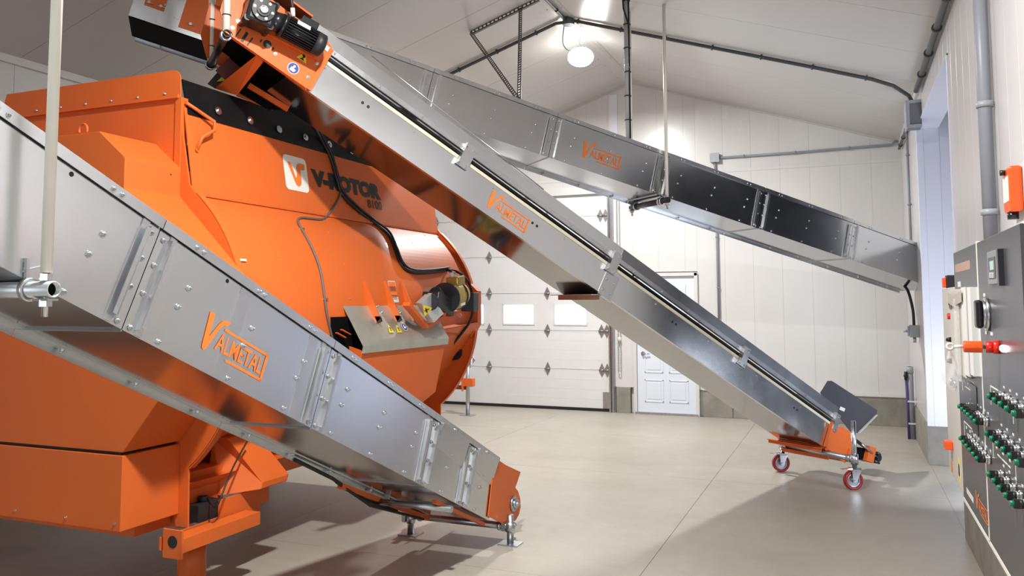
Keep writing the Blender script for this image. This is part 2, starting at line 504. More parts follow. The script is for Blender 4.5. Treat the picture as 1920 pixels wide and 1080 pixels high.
# ceiling: two slopes of long panels
ce = empty('ceiling', (XP, 4, ZP), kind='structure')
for sgn, xe in ((1, XR), (-1, XL)):
    y = YB
    while y < YF - .05:
        y2 = min(y + 1.02, YF)
        a = V((XP, 0, ZP)); b = V((xe, 0, ZE)); g = .0025
        u = V((0, 0, .06))
        ob('ceiling_panel', MB().hexa([a + V((0, y + g, 0)), b + V((0, y + g, 0)), b + V((0, y2 - g, 0)), a + V((0, y2 - g, 0)),
                                      a + V((0, y + g, .06)), b + V((0, y + g, .06)), b + V((0, y2 - g, .06)), a + V((0, y2 - g, .06))]), CEIL, ce)
        y = y2
ob('roof_backing', MB().prism([(XL - .3, YB - .3, ZE - .03), (XP, YB - .3, ZP + .07), (XR + .3, YB - .3, ZE - .03), (XR + .3, YB - .3, ZE + .3), (XP, YB - .3, ZP + .4), (XL - .3, YB - .3, ZE + .3)], (0, YF - YB + .6, 0)), DARK, ce)
rt = empty('trim_3', (XP, 4, ZP), kind='structure')
ob('ridge_cap', MB().prism([(XP - .12, YB, zc(XP - .12) - .004), (XP, YB, ZP - .01), (XP + .12, YB, zc(XP + .12) - .004), (XP + .10, YB, zc(XP + .10) + .01), (XP - .10, YB, zc(XP - .10) + .01)], (0, YF - YB, 0)), BOXG if False else CEIL, rt)
for s_ in (-1, 1):
    for y in [YB + .35 * k for k in range(47)]:
        bolt((XP + s_ * .09, y, zc(XP + s_ * .09) - .008), (0, 0, -1), rt, BOLT, .6)
et = empty('trim_4', (XR, 4, ZE), kind='structure')
ob('eave_trim', MB().box(XR - .03, XR, YB, YF, ZE - .06, ZE + .01), WALLR, et)
ob('eave_trim', MB().box(XL, XL + .03, YB, YF, ZE - .06, ZE + .01), WALLW, et)
ob('gable_trim', MB().prism([(XP, YF - .02, ZP), (XR, YF - .02, ZE), (XR, YF - .02, ZE - .025), (XP, YF - .02, ZP - .025), (XL, YF - .02, ZE - .025), (XL, YF - .02, ZE)][::-1], (0, .018, 0)), CEIL, et)

# ------------------------------------------------------------------ sectional overhead door (door_1)
d1 = empty('door_1', ((GX0 + GX1) / 2, YF, 0), label='white sectional overhead door with three bright windows in the far wall', kind='structure')
zs = [.03, .637, 1.242, 1.836, 2.437, 3.054, GZ]
DY = YF + .02
wins = [(P(944, 590, Y=YF).x, P(1000, 590, Y=YF).x), (P(1040, 590, Y=YF).x, P(1098, 590, Y=YF).x)]
pitch = wins[1][0] - wins[0][0]; ww = wins[0][1] - wins[0][0]
wins = [(wins[0][0] + k * pitch, wins[0][0] + k * pitch + ww) for k in (-3, -2, -1, 0, 1)]
WZ0, WZ1 = P(970, 607, Y=YF).z, P(970, 571, Y=YF).z
for k in range(6):
    z0, z1 = zs[k] + .0025, zs[k + 1] - .0025; mb = MB()
    if k != 2:
        mb.box(GX0, GX1, DY, DY + .045, z0, z1)
        m = 4
        for q in range(1, m):
            zq = z0 + (z1 - z0) * q / m; mb.box(GX0 + .02, GX1 - .02, DY - .0015, DY, zq - .004, zq + .004)
        mb.box(GX0, GX1, DY - .002, DY, z1 - .012, z1); mb.box(GX0, GX1, DY - .002, DY, z0, z0 + .012)
    else:
        mb.box(GX0, GX1, DY, DY + .045, z0, WZ0); mb.box(GX0, GX1, DY, DY + .045, WZ1, z1)
        c = GX0
        for a, b in wins + [(GX1, GX1)]:
            mb.box(c, a, DY, DY + .045, WZ0, WZ1); c = b
        mb.box(GX0, GX1, DY - .002, DY, z1 - .012, z1); mb.box(GX0, GX1, DY - .002, DY, z0, z0 + .012)
    sec = ob('door_section', mb, GDOOR, d1)
    if k == 2:
        for a, b in wins:
            f = MB()
            for q in ((a - .02, b + .02, WZ0 - .02, WZ0 + .004), (a - .02, b + .02, WZ1 - .004, WZ1 + .02), (a - .02, a + .004, WZ0, WZ1), (b - .004, b + .02, WZ0, WZ1)):
                f.box(q[0], q[1], DY - .012, DY, q[2], q[3])
            ob('window_frame', f, GDOOR, sec)
            ob('pane', MB().box(a, b, DY + .02, DY + .024, WZ0, WZ1), GLASSW, sec)
ob('bottom_seal', MB().box(GX0, GX1, DY - .01, DY + .05, .0, .045), BLACKM, d1)
hg = MB()
for sx in (0,):
    hg.add([(0, -.008, .105), (.04, -.008, .02), (.04, -.008, -.02), (0, -.008, -.105), (-.04, -.008, -.02), (-.04, -.008, .02),
            (0, 0, .105), (.04, 0, .02), (.04, 0, -.02), (0, 0, -.105), (-.04, 0, -.02), (-.04, 0, .02)],
           [(0, 1, 2, 3, 4, 5), (6, 11, 10, 9, 8, 7)] + [(i, 6 + i, 6 + (i + 1) % 6, (i + 1) % 6) for i in range(6)])
    hg.cyl((-.045, -.018, 0), (.045, -.018, 0), .012, n=8)
HINGE = mesh_of('hinge', hg, PIPE if False else mat('hinge_steel', (.33, .33, .34), .42, .8))
hx = [P(917, 600, Y=YF).x, P(1026, 600, Y=YF).x]; dx = hx[1] - hx[0]
for z in zs[1:-1]:
    for xx in (hx[0] - 2 * dx, hx[0] - dx, hx[0], hx[1], GX1 - .135, GX1 - .05, GX0 + .05, GX0 + .135):
        inst('hinge', HINGE, M.Translation((xx, DY - .006, z)), d1)
ob('door_track', MB().box(GX1 + .005, GX1 + .03, YF - .09, YF + .02, .0, GZ + .2).box(GX1 + .03, GX1 + .085, YF - .012, YF, 0, GZ + .2).box(GX1 + .05, GX1 + .075, YF - .07, YF - .012, 0, GZ + .2), PIPE, d1)
ob('door_track', MB().box(GX0 - .03, GX0 - .005, YF - .09, YF + .02, .0, GZ + .2).box(GX0 - .085, GX0 - .03, YF - .012, YF, 0, GZ + .2), PIPE, d1)
ob('header_rail', MB().box(GX0 - .1, GX1 + .1, YF - .05, YF, GZ - .02, GZ + .10), WALLW, d1)
ob('corner_bracket', MB().box(GX1 - .12, GX1 - .01, YF - .005, YF + .02, .05, .30), PIPE, d1)
ob('outside_glow_board', MB().box(GX0, GX1, YF + .07, YF + .09, 0, .1), WALLW, d1) if False else None
# hoist chain
lk = MB()
n = 10
ring = [V((0, math.cos(2 * math.pi * i / n) * .007, math.sin(2 * math.pi * i / n) * .013)) for i in range(n)]
lk.tube(ring + [ring[0]], .0028, 5); LINK = mesh_of('chain_link', lk, PIPE)
hc = empty('hoist_chain', (GX1 + .16, YF - .05, 0), 'long galvanised hoist chain loop hanging beside the overhead door track', 'chain')
for xx in (GX1 + .145, GX1 + .185):
    mb = MB()
    for k in range(150):
        z = .62 + k * .0195; mb2 = [V((xx + (p.y if k % 2 else 0), YF - .05 + (0 if k % 2 else p.y), z + p.z)) for p in [V((q.x, q.y, q.z)) for q in ring]]
        mb.tube(mb2 + [mb2[0]], .0028, 4)
    ob('chain_strand', mb, STEEL, hc, kind='stuff', fix=False)
ob('chain_end', MB().tube([(GX1 + .145, YF - .05, .62), (GX1 + .165, YF - .05, .59), (GX1 + .185, YF - .05, .62)], .006), STEEL, hc)
ob('tie_knot', MB().ball((GX1 + .165, YF - .05, 1.12), .035, sc=(1, .6, 1.1)), CREAM, hc)
ob('chain_sprocket', MB().cyl((GX1 + .165, YF - .07, 3.55), (GX1 + .165, YF, 3.55), .05), PIPE, hc)

# ------------------------------------------------------------------ man door (door_2)
d2 = empty('door_2', ((DX0 + DX1) / 2, YF, 0), label='pale blue-white panelled entry door with lever and window beside the overhead door', kind='structure')
fw = .05
ob('door_frame', MB().box(DX0, DX0 + fw, YF - .04, YF + .05, 0, DZ).box(DX1 - fw, DX1, YF - .04, YF + .05, 0, DZ).box(DX0, DX1, YF - .04, YF + .05, DZ - fw, DZ), WALLW, d2, bevel=.004)
ob('threshold', MB().box(DX0 + .02, DX1 - .02, YF - .05, YF + .04, 0, .03), PIPE, d2)
a0, a1 = DX0 + fw, DX1 - fw; dw = a1 - a0
lf = MB(); wz0, wz1 = 1.18, 1.93
wx0, wx1 = a0 + .16, a1 - .16
lf.box(a0 + .004, a1 - .004, YF, YF + .04, .03, wz0).box(a0 + .004, a1 - .004, YF, YF + .04, wz1, DZ - fw - .004).box(a0 + .004, wx0, YF, YF + .04, wz0, wz1).box(wx1, a1 - .004, YF, YF + .04, wz0, wz1)
leaf = ob('door_leaf', lf, MDOOR, d2)
for cx in (a0 + dw * .29, a0 + dw * .71):
    for z0, z1 in ((.18, .52), (.62, 1.06)):
        f = MB(); hw = .145
        for q in ((cx - hw, cx + hw, z0, z0 + .02), (cx - hw, cx + hw, z1 - .02, z1), (cx - hw, cx - hw + .02, z0, z1), (cx + hw - .02, cx + hw, z0, z1)): f.box(q[0], q[1], YF - .008, YF, q[2], q[3])
        f.box(cx - hw + .045, cx + hw - .045, YF - .006, YF, z0 + .045, z1 - .045)
        ob('raised_panel', f, MDOOR, leaf, bevel=.003)
f = MB()
for q in ((wx0 - .03, wx1 + .03, wz0 - .03, wz0), (wx0 - .03, wx1 + .03, wz1, wz1 + .03), (wx0 - .03, wx0, wz0, wz1), (wx1, wx1 + .03, wz0, wz1)): f.box(q[0], q[1], YF - .014, YF, q[2], q[3])
ob('window_frame', f, MDOOR, leaf, bevel=.003)
ob('pane', MB().box(wx0, wx1, YF + .015, YF + .02, wz0, wz1), mat('frosted_pane', (.62, .74, .86), .25, emit=(.75, .88, 1), es=.55), leaf)
hp = P(1205, 663, Y=YF - .03)
ob('lever_handle', MB().cyl((hp.x, YF, hp.z), (hp.x, YF - .012, hp.z), .032).cyl((hp.x, YF - .01, hp.z), (hp.x, YF - .05, hp.z), .012).cyl((hp.x, YF - .045, hp.z), (hp.x + .11, YF - .045, hp.z), .009), STEEL, leaf)
ob('deadbolt', MB().cyl((hp.x, YF, hp.z + .14), (hp.x, YF - .02, hp.z + .14), .025), STEEL, leaf)

# ================================================================== CONVEYORS


# cables over the drum


def spline(pts, n=6):
    P_ = [V(p) for p in pts]; o = []
    for i in range(len(P_) - 1):
        p0, p1, p2, p3 = P_[max(i - 1, 0)], P_[i], P_[i + 1], P_[min(i + 2, len(P_) - 1)]
        for k in range(n):
            t = k / n; o.append(.5 * ((2 * p1) + (p2 - p0) * t + (2 * p0 - 5 * p1 + 4 * p2 - p3) * t * t + (3 * p1 - p0 - 3 * p2 + p3) * t ** 3))
    return o + [P_[-1]]




class Conv:
    def __init__(s, o, az, sl, w, h):
        a, l = math.radians(az), math.radians(sl); s.o = V(o); s.w = w; s.h = h
        s.d = V((math.sin(a) * math.cos(l), math.cos(a) * math.cos(l), -math.sin(l)))
        s.s = V((math.cos(a), -math.sin(a), 0)); s.u = -s.d; s.n = s.u.cross(s.s)
        s.m = M(((s.u.x, s.s.x, s.n.x, s.o.x), (s.u.y, s.s.y, s.n.y, s.o.y), (s.u.z, s.s.z, s.n.z, s.o.z), (0, 0, 0, 1)))

    def p(s, t, y, z): return s.m @ V((t, y, z))

    def t_at(s, u, z=0., y=0., lo=-1.5, hi=9.5):
        for _ in range(60):
            mid = (lo + hi) / 2
            if (pr(s.p(mid, y, z))[0] - u) > 0: lo = mid
            else: hi = mid
        return (lo + hi) / 2

    def on(s, u, v, y):
        d = FW + RT * ((u - 960) / F) - UP * ((v - PY) / F)
        return EYE + d * ((s.o + s.s * y - EYE).dot(s.s) / d.dot(s.s))

    def box(s, mb, t0, t1, y0, y1, z0, z1): return mb.box(t0, t1, y0, y1, z0, z1, s.m)


def decal(name, mb, cv, t, z, wid, mt, parent, label=None, hsc=1.0):
    """mb 2D unit drawing; its x axis runs DOWN the conveyor"""
    place2d(mb, cv.p(t, .0, z), cv.d * wid, cv.n * wid * hsc, .0025)
    return ob(name, mb, mt, parent, label=label, fix=False)


def trough(cv, root, joints, t0, t1, lip=.035, boltrows=True, bolt_sc=1):
    """closed sheet-steel trough: near side panels, bottoms, far side, cover, joint flanges"""
    w, h = cv.w, cv.h; th = .003
    js = [t0] + joints + [t1]
    for i in range(len(js) - 1):
        a, b = js[i] + .002, js[i + 1] - .002
        mb = MB(); cv.box(mb, a, b, -th, 0, 0, h); ob('side_panel', mb, GALV, root)
        mb = MB(); cv.box(mb, a, b, -w, -w + th, 0, h); ob('side_panel', mb, GALV, root)
        mb = MB(); cv.box(mb, a, b, -w + th, -th, 0, th); ob('bottom_panel', mb, GALVB, root)
        mb = MB(); cv.box(mb, a, b, -w - .0, .012, h, h + .004); cv.box(mb, a, b, .009, .012, h - lip, h); cv.box(mb, a, b, -w - .012, -w - .009, h - lip, h); cv.box(mb, a, b, -w - .012, -w, h, h + .004)
        ob('cover_panel', mb, GALVF, root)
        mb = MB(); cv.box(mb, a, b, -w - .055, -w, -.004, 0); cv.box(mb, a, b, -w - .055, -w - .052, -.03, 0)
        ob('bottom_flange', mb, GALVF, root)
        # bolts
        L = b - a
        k = max(1, round(L / .42))
        for q in range(k + 1 if False else k):
            t = a + L * (q + .5) / k
            bolt(cv.p(t - .02, .012, h - .018), cv.s, root, BOLT, .8 * bolt_sc); bolt(cv.p(t + .02, .012, h - .018), cv.s, root, BOLT, .8 * bolt_sc)
            bolt(cv.p(t, -w - .03, -.004), -cv.n, root, BOLT, bolt_sc)
            bolt(cv.p(t - .02, 0, h * .60), cv.s, root, BOLT, bolt_sc); bolt(cv.p(t, 0, h * .40), cv.s, root, BOLT, bolt_sc)
            bolt(cv.p(t + .03, 0, h * .05), cv.s, root, BOLT, .9 * bolt_sc)
    for j in joints:
        mb = MB(); cv.box(mb, j - .002, j + .002, -w, 0, -.008, 0); ob('bottom_rib', mb, GALVF, root)
        for sg in (-1, 1):
            mb = MB()
            c = j + sg * .055
            poly = [(c, 0, .004), (c + sg * .030, 0, .004), (c + sg * .030, .0, h - lip), (c, 0, h - lip)]
            cv.box(mb, c - .003, c + .003, 0, .022, .02, h - lip - .02)
            cv.box(mb, min(c, c + sg * .032), max(c, c + sg * .032), .0, .004, .004, h - lip)
            cv.box(mb, min(c, c + sg * .02), max(c, c + sg * .02), .019, .022, .03, h - lip - .03)
            ob('joint_flange', mb, GALVF, root)
            for z in (.05, .38, .66, .92):
                bolt(cv.p(j + sg * .03, .001, z * (h - lip)), cv.s, root, BOLT, .9 * bolt_sc)
            


# ---------------- A: front trough conveyor
A = Conv((-2.31, 5.291, .173), -.42, 24.09, .464, .424)
ra = empty('trough_conveyor', A.o - V((0, 0, A.o.z)), 'large galvanised trough conveyor rising to the left foreground on a floor pipe stand', 'conveyor')
jA = [A.t_at(865, .02), A.t_at(790, .02), A.t_at(585, .02), A.t_at(232, .02)]
trough(A, ra, jA, .10, 5.35, bolt_sc=1.1)
for u in (438, 570):
    t = A.t_at(u, .2); mb = MB(); A.box(mb, t - .035, t + .035, 0, .0015, .003, A.h - .04); ob('seam_strap', mb, GALVF, ra)
for u, v in ((132, 312), (425, 530)):
    t = A.t_at(u, A.h * .85); bolt(A.p(t, .0, A.h * .87), A.s, ra, HOLE, .8)
decal('maker_logo', logo2d(), A, A.t_at(378, .12), .075, .40, DECAL, ra, 'orange word mark reading VALMETAL', .82)
# flared upper lips on the two lowest sections
for a, b in ((jA[0] + .09, jA[1] - .09), (.16, jA[0] - .09)):
    mb = MB(); mb.hexa([A.p(a, 0, A.h * .52), A.p(b, 0, A.h * .60), A.p(b, .0, A.h - .03), A.p(a, 0, A.h - .03),
                        A.p(a, .004, A.h * .52), A.p(b, .004, A.h * .60), A.p(b, .03, A.h - .03), A.p(a, .03, A.h - .03)])
    ob('flared_lip', mb, GALVF, ra)
# orange tail housing
tail = [tuple((A.m.inverted() @ A.on(u, v, .006))[i] for i in (0, 2)) for u, v in ((926, 862), (975, 885), (965, 914), (970, 921), (974, 934), (975, 950), (972, 964), (966, 975), (957, 982), (944, 983), (914, 968))]
for y in (0.006, -A.w - .006):
    ob('tail_plate', MB().prism([A.p(t, y, z) for t, z in tail], A.s * .006), ORANGE, ra)
mb = MB(); mb.cyl(A.on(957, 944, -.01), A.on(957, 944, -.01) - A.s * (A.w - .02), .10, n=24); ob('tail_drum', mb, ORANGE, ra)
mb = MB(); A.box(mb, -.15, .10, -A.w + .01, -.01, A.h - .012, A.h - .006); ob('tail_cover', mb, ORANGE, ra)
bc = A.on(961, 944, .012)
mb = MB().ring(bc, bc + A.s * .018, .055, .03, 20).cyl(bc, bc + A.s * .035, .03, n=16).cyl(bc, bc + A.s * .055, .014, n=12)
ob('shaft_bearing', mb, PIPE, ra)
for k in range(4):
    a = math.pi / 4 + k * math.pi / 2; bolt(bc + A.u * .045 * math.cos(a) + A.n * .045 * math.sin(a) + A.s * .018, A.s, ra, BOLT, .7)
# under-chassis rails at the tail and the floor stand
mb = MB(); mb.bar(A.p(.05, -.06, -.02), A.p(.85, -.06, -.03), .03, .02).bar(A.p(.05, -A.w - .03, -.02), A.p(1.2, -A.w - .05, -.05), .04, .03); ob('stand_rail', mb, ORANGE, ra)
f1, f2 = P(957, 1020, Z=0), P(770, 1002, Z=0)
z1 = P(945, 990, Y=f1.y).z; zl = P(957, 965, Y=f1.y).z
for f, zt in ((f1, zl), (f2, zl + .03)):
    lg = ob('stand_leg', MB().cyl((f.x, f.y, .008), (f.x, f.y, zt), .024, n=20), PIPE, ra)
    ob('foot_plate', MB().box(f.x - .075, f.x + .075, f.y - .06, f.y + .06, 0, .008), PIPE, lg)
    ob('pipe_clamp', MB().ring((f.x, f.y, z1 - .02), (f.x, f.y, z1 + .05), .034, .024).box(f.x - .06, f.x - .03, f.y - .03, f.y + .03, z1 - .015, z1 + .045), PIPE, lg)
    bolt((f.x + .034, f.y, z1 + .03), (1, 0, 0), lg, BOLT, 1.2); bolt((f.x + .03, f.y - .02, z1 - .005), (.6, -1, 0), lg, BOLT, 1.2)
ob('stand_crossbar', MB().cyl((f1.x, f1.y, z1 + .015), (f2.x, f2.y, z1 + .03), .024, n=20), PIPE, ra)
for q in (.10, .9):
    c = V((f1.x, f1.y, z1 + .015)).lerp(V((f2.x, f2.y, z1 + .03)), q); d = V((1, 0, 0))
    ob('u_bolt', MB().ring(c - d * .008, c + d * .008, .034, .024).bar(c + V((0, .02, 0)), c + V((0, .02, .12)), .01, .01), STEEL, ra)
c = A.p(.75, 0, -.05)
ob('upper_crossbar', MB().cyl(c + V((.02, 0, 0)), c + V((-.56, 0, 0)), .02, n=16), PIPE, ra)
mb = MB().tube([A.p(.5, -A.w - .03, -.06), A.p(.9, -A.w - .05, -.07), A.p(1.3, -A.w - .05, -.03), A.p(1.7, -A.w - .05, -.02)], .011); ob('hose', mb, BLACKM, ra)
mb = MB().tube([A.p(.2, -A.w + .02, -.05), A.p(.9, -A.w + .0, -.10), A.p(1.25, -A.w - .05, -.04)], .009); ob('hose', mb, BLACKM, ra)
ob('saddle_bracket', MB().bar(A.p(.75, -A.w + .02, -.07), A.p(.75, -A.w + .02, 0), .03, .012), PIPE, ra)

# ---------------- C: far trough conveyor
Cc = Conv((.74, 10.342, 1.904), 45.7, 13.944, .513, .44)
rc = empty('trough_conveyor', Cc.o, 'galvanised trough conveyor hung from the ceiling, running through the right wall', 'conveyor')
jC = [Cc.t_at(1591, .05), Cc.t_at(1422, .05), Cc.t_at(1234, .05), Cc.t_at(1030, .05), Cc.t_at(795, .05)]
trough(Cc, rc, jC, -.35, 8.42)
decal('maker_logo', logo2d(), Cc, Cc.t_at(1097, .3), .11, .42, DECAL, rc, 'orange word mark reading VALMETAL', .85)
# head end of C
t0 = 8.42
mb = MB(); Cc.box(mb, 7.15, t0 + .02, 0, .003, 0, Cc.h); ob('head_side_plate', mb, GALVF, rc)
mb = MB(); Cc.box(mb, 6.9, t0 + .02, -Cc.w + .004, -.004, -.008, -.001); ob('painted_dark_underside', mb, PITCH_, rc)  # black sheet painting the dark reflection under the head
mb = MB(); Cc.box(mb, 7.45, 8.08, .003, .009, .04, .44); ob('bearing_plate', mb, ORANGE, rc, bevel=.002)
mb = MB(); Cc.box(mb, 8.21, 8.36, .003, .009, .12, .44); ob('adjuster_plate', mb, ORANGE, rc, bevel=.002)
c = Cc.p(7.62, .009, .16)
ob('shaft_bearing', MB().ring(c, c + Cc.s * .02, .065, .035, 24).cyl(c, c + Cc.s * .04, .035).cyl(c, c + Cc.s * .065, .018, n=12), PIPE, rc)
for t, z in ((7.52, .09), (8.0, .09), (7.52, .30), (8.0, .36), (7.76, .07), (8.24, .15), (8.33, .15)):
    cc = Cc.p(t, .009, z); ob('bolt_stud', MB().cyl(cc - Cc.u * .03, cc + Cc.u * .03, .007, n=8).cyl(cc, cc + Cc.s * .02, .012, n=6), STEEL, rc)
ob('tension_rod', MB().cyl(Cc.p(8.05, .02, .30), Cc.p(8.30, .02, .33), .008, n=8), STEEL, rc)

# ---------------- B: belt conveyor in the middle
B = Conv((-.233, 8.361, .311), 35.126, 28.44, .517, .414)
rb = empty('belt_conveyor', (B.o.x, B.o.y, 0), 'long galvanised belt conveyor climbing from caster wheels up over the orange mixer', 'conveyor')
w, h = B.w, B.h
jB = [B.t_at(1142, .1)]
T1 = 5.90
for a, b in ((.0, jB[0]), (jB[0], T1)):
    a += .002; b -= .002
    mb = MB(); B.box(mb, a, b, -.003, 0, 0, .57 * h); B.box(mb, a, b, -.04, 0, .57 * h, .575 * h); B.box(mb, a, b, -.03, 0, -.003, 0); ob('side_panel', mb, GALV, rb)
    mb = MB(); B.box(mb, a, b, -w, -w + .003, 0, .57 * h); ob('side_panel', mb, GALV, rb)
    mb = MB(); B.box(mb, a, b, -w + .003, -.003, 0, .003); ob('bottom_panel', mb, GALVB, rb)
    mb = MB(); B.box(mb, a, b, 0, .006, .535 * h, .59 * h); ob('wear_strip', mb, CREAM, rb)
    mb = MB(); B.box(mb, a, b, -.035, -.003, .62 * h, .67 * h); B.box(mb, a, b, -w + .01, -.03, .63 * h, .655 * h); ob('conveyor_belt', mb, RUBBER, rb)
    mb = MB(); B.box(mb, a, b, -.012, .016, .70 * h, .71 * h); B.box(mb, a, b, .013, .016, .70 * h, .79 * h); ob('guard_flange', mb, GALVF, rb)
    mb = MB(); B.box(mb, a, b, .004, .007, .78 * h, h); B.box(mb, a, b, -.012, .007, h, h + .004); ob('belt_guard', mb, GALV if a > 2 else GALVD, rb)
    mb = MB(); B.box(mb, a, b, -w - .007, -w - .004, .60 * h, h); ob('belt_guard', mb, GALV, rb)
    k = int((b - a) / .33)
    for q in range(k):
        t = a + (q + .5) * (b - a) / k
        bolt(B.p(t, .016, .745 * h), B.s, rb, BOLT, .7)
        if q % 2: bolt(B.p(t, 0, .47 * h), B.s, rb, BOLT, .7)
    k = int((b - a) / .5)
mb = MB(); B.box(mb, .0, T1, -w + .06, -.06, .12 * h, .55 * h); ob('inner_pan', mb, DARK if False else RUBBER, rb)
for u in (872, 1148, 1392, 1563):
    t = B.t_at(u, .63 * h)
    mb = MB(); B.box(mb, t - .05, t + .05, .016, .020, .60 * h, .86 * h); B.box(mb, t - .05, t + .05, .006, .020, .43 * h, .60 * h); B.box(mb, t + .047, t + .05, -.0, .05, .45 * h, .84 * h)
    ob('guard_bracket', mb, GALVF, rb)
    for dt, z in ((-.03, .80), (.03, .80), (-.03, .47), (.03, .47)): bolt(B.p(t + dt, .02, z * h), B.s, rb, BOLT, .9)
t = jB[0]
mb = MB(); B.box(mb, t - .07, t + .07, 0, .005, -.02, .46 * h); B.box(mb, t - .07, t + .07, .0, .03, -.025, -.02)
ob('splice_plate', mb, GALVF, rb)
for dt in (-.04, .04):
    for z in (.08, .3): bolt(B.p(t + dt, .005, z * h), B.s, rb, BOLT, 1)
mb = MB(); c0 = B.p(t + .05, .01, -.02); c1 = B.p(t + .05, -w - .02, -.02)
mb.bar(c0, c1, .17, .006, up=(0, 0, 1)).bar(c0 - V((0, 0, .02)), c1 - V((0, 0, .02)), .012, .04); ob('cross_angle', mb, GALVF, rb)
for u, v in ((682, 222), (1000, 443), (1262, 622), (1490, 782)):
    t = B.t_at(u, .4 * h)
    for k in (0, 1): bolt(B.p(t - k * .045, 0, .36 * h), B.s, rb, HOLE, 1)
decal('maker_logo', logo2d(), B, B.t_at(923, .17), .045, .38, DECAL, rb, 'orange word mark reading VALMETAL', .80)

# tail of B: orange boot, frame, guard, casters
poly = [(.06, .0), (-.30, -.0), (-.30, .50 * h), (-.10, .60 * h), (.06, .60 * h)]
ob('boot_side_plate', MB().prism([B.on(u, v, .004) for u, v in ((1562, 801), (1578, 800), (1596, 811), (1595, 855), (1584, 868), (1546, 843))], B.s * .006), ORANGE, rb)
ob('boot_side_plate', MB().prism([B.p(t, -w - .010, z) for t, z in poly], B.s * .006), ORANGE, rb)
mb = MB(); B.box(mb, .03, .06, .004, .035, 0, .6 * h); B.box(mb, -.31, -.29, .004, .03, 0, .3 * h); ob('boot_flange', mb, ORANGE, rb)
mb = MB(); B.box(mb, -.30, .05, -w, 0, -.008, -.002); ob('boot_bottom', mb, ORANGE, rb)
mb = MB(); mb.cyl(B.p(-.30, -.02, .2 * h), B.p(-.30, -w + .02, .2 * h), .075, n=20); ob('tail_pulley', mb, BLACK, rb)
W1, W2 = P(1604, 918, Z=0), P(1468, 884, Z=0)
cz = .27
cb0, cb1 = V((W1.x, W1.y, cz)), V((W2.x, W2.y, cz))
ax = (cb0 - cb1).normalized()
ob('axle_pipe', MB().cyl(cb0, cb1, .026, n=18), PIPE, rb)
g0, g1 = B.p(.02, .0, -.02), B.p(.02, -w - .06, -.02)
for dt, dz, ex in ((.07, -.025, .10), (-.06, -.05, .02)):
    mb = MB(); q0, q1 = B.p(dt, -.0, dz), B.p(dt, -w - ex, dz)
    if dt < 0: q0.z -= .0
    mb.bar(q0, q1, .05, .006).bar(q0 - V((0, 0, .018)), q1 - V((0, 0, .018)), .006, .035); ob('frame_angle', mb, ORANGE, rb)
mb = MB()
for q in (.06, .94):
    c = cb0.lerp(cb1, q); mb.ring(c - ax * .02, c + ax * .02, .036, .026).bar(c, B.p(-.02, -w * q, -.01), .02, .02)
ob('frame_bracket', mb, PIPE, rb)
for k in range(4):
    mb = MB()
for (wp, top) in ((W1, P(1599, 789, Y=W1.y).z), (W2, .34)):
    st = ob('caster_post', MB().cyl((wp.x, wp.y, .185), (wp.x, wp.y, top), .022, n=18).ring((wp.x, wp.y, cz - .045), (wp.x, wp.y, cz + .045), .034, .022), STEEL, rb)
    fwd = V((ax.y, -ax.x, 0)) * -1; fwd = V((ax.x * .35 - ax.y, ax.y * .35 + ax.x, 0)).normalized()
    side = V((fwd.y, -fwd.x, 0)); wc = V((wp.x, wp.y, .085)) + fwd * -.02
    fk = MB().box(wp.x - .055, wp.x + .055, wp.y - .055, wp.y + .055, .178, .186)
    fk.cyl((wp.x, wp.y, .165), (wp.x, wp.y, .178), .045)
    for sg in (-1, 1):
        o_ = side * sg * .034
        fk.prism([V((wp.x, wp.y, .17)) + o_ + fwd * -.045, V((wp.x, wp.y, .17)) + o_ + fwd * .04, wc + o_ + fwd * .016 - V((0, 0, .015)), wc + o_ - fwd * .016 - V((0, 0, .015))], side * sg * .004)
    fk.cyl(wc - side * .045, wc + side * .045, .009, n=10)
    ob('caster_fork', fk, STEEL, st)
    wh = ob('caster_wheel', MB().ring(wc - side * .022, wc + side * .022, .085, .066, 28), REDW, st)
    ob('wheel_hub', MB().ring(wc - side * .018, wc + side * .018, .066, .05, 24).cyl(wc - side * .008, wc + side * .008, .052, n=24).cyl(wc - side * .026, wc + side * .026, .022, n=14), PIPE, st)
    ob('brake_lever', MB().bar(V((wp.x, wp.y, .19)) - fwd * .03, V((wp.x, wp.y, .185)) - fwd * .13, .035, .006), STEEL, st)
# roller bearing / take-up beyond the boot
ob('take_up_rail', MB().bar(B.on(1600, 822, .0), B.on(1640, 852, .0), .012, .03, up=B.n), BLACK, rb)
ob('take_up_rail', MB().bar(B.on(1600, 822, .0) - B.s * .25 - B.n * .05, B.on(1640, 852, 0) - B.s * .25 - B.n * .05, .012, .05, up=B.n), BLACK, rb)
ob('take_up_body', MB().bar(B.on(1598, 846, -.12), B.on(1634, 858, -.12), .20, .10, up=B.n), PITCH_, rb)
ob('take_up_block', MB().plate([B.on(1632, 836, .03), B.on(1644, 840, .03), B.on(1638, 869, .03), B.on(1626, 864, .03)], .05), ORANGE, rb, bevel=.004)
ob('take_up_screw', MB().cyl(B.on(1615, 832, .04), B.on(1636, 850, .04), .010, n=10), STEEL, rb)
tr_ = B.on(1646, 858, .02)
ob('tail_roller', MB().cyl(tr_, tr_ - B.s * .25, .058, n=14).cyl(tr_ + B.s * .02, tr_, .035, n=12), BLACK, rb)
for k in range(5):
    a = k * 1.256; bolt(tr_ + B.u * .045 * math.cos(a) + B.n * .045 * math.sin(a), B.s, rb, BOLT, .8)
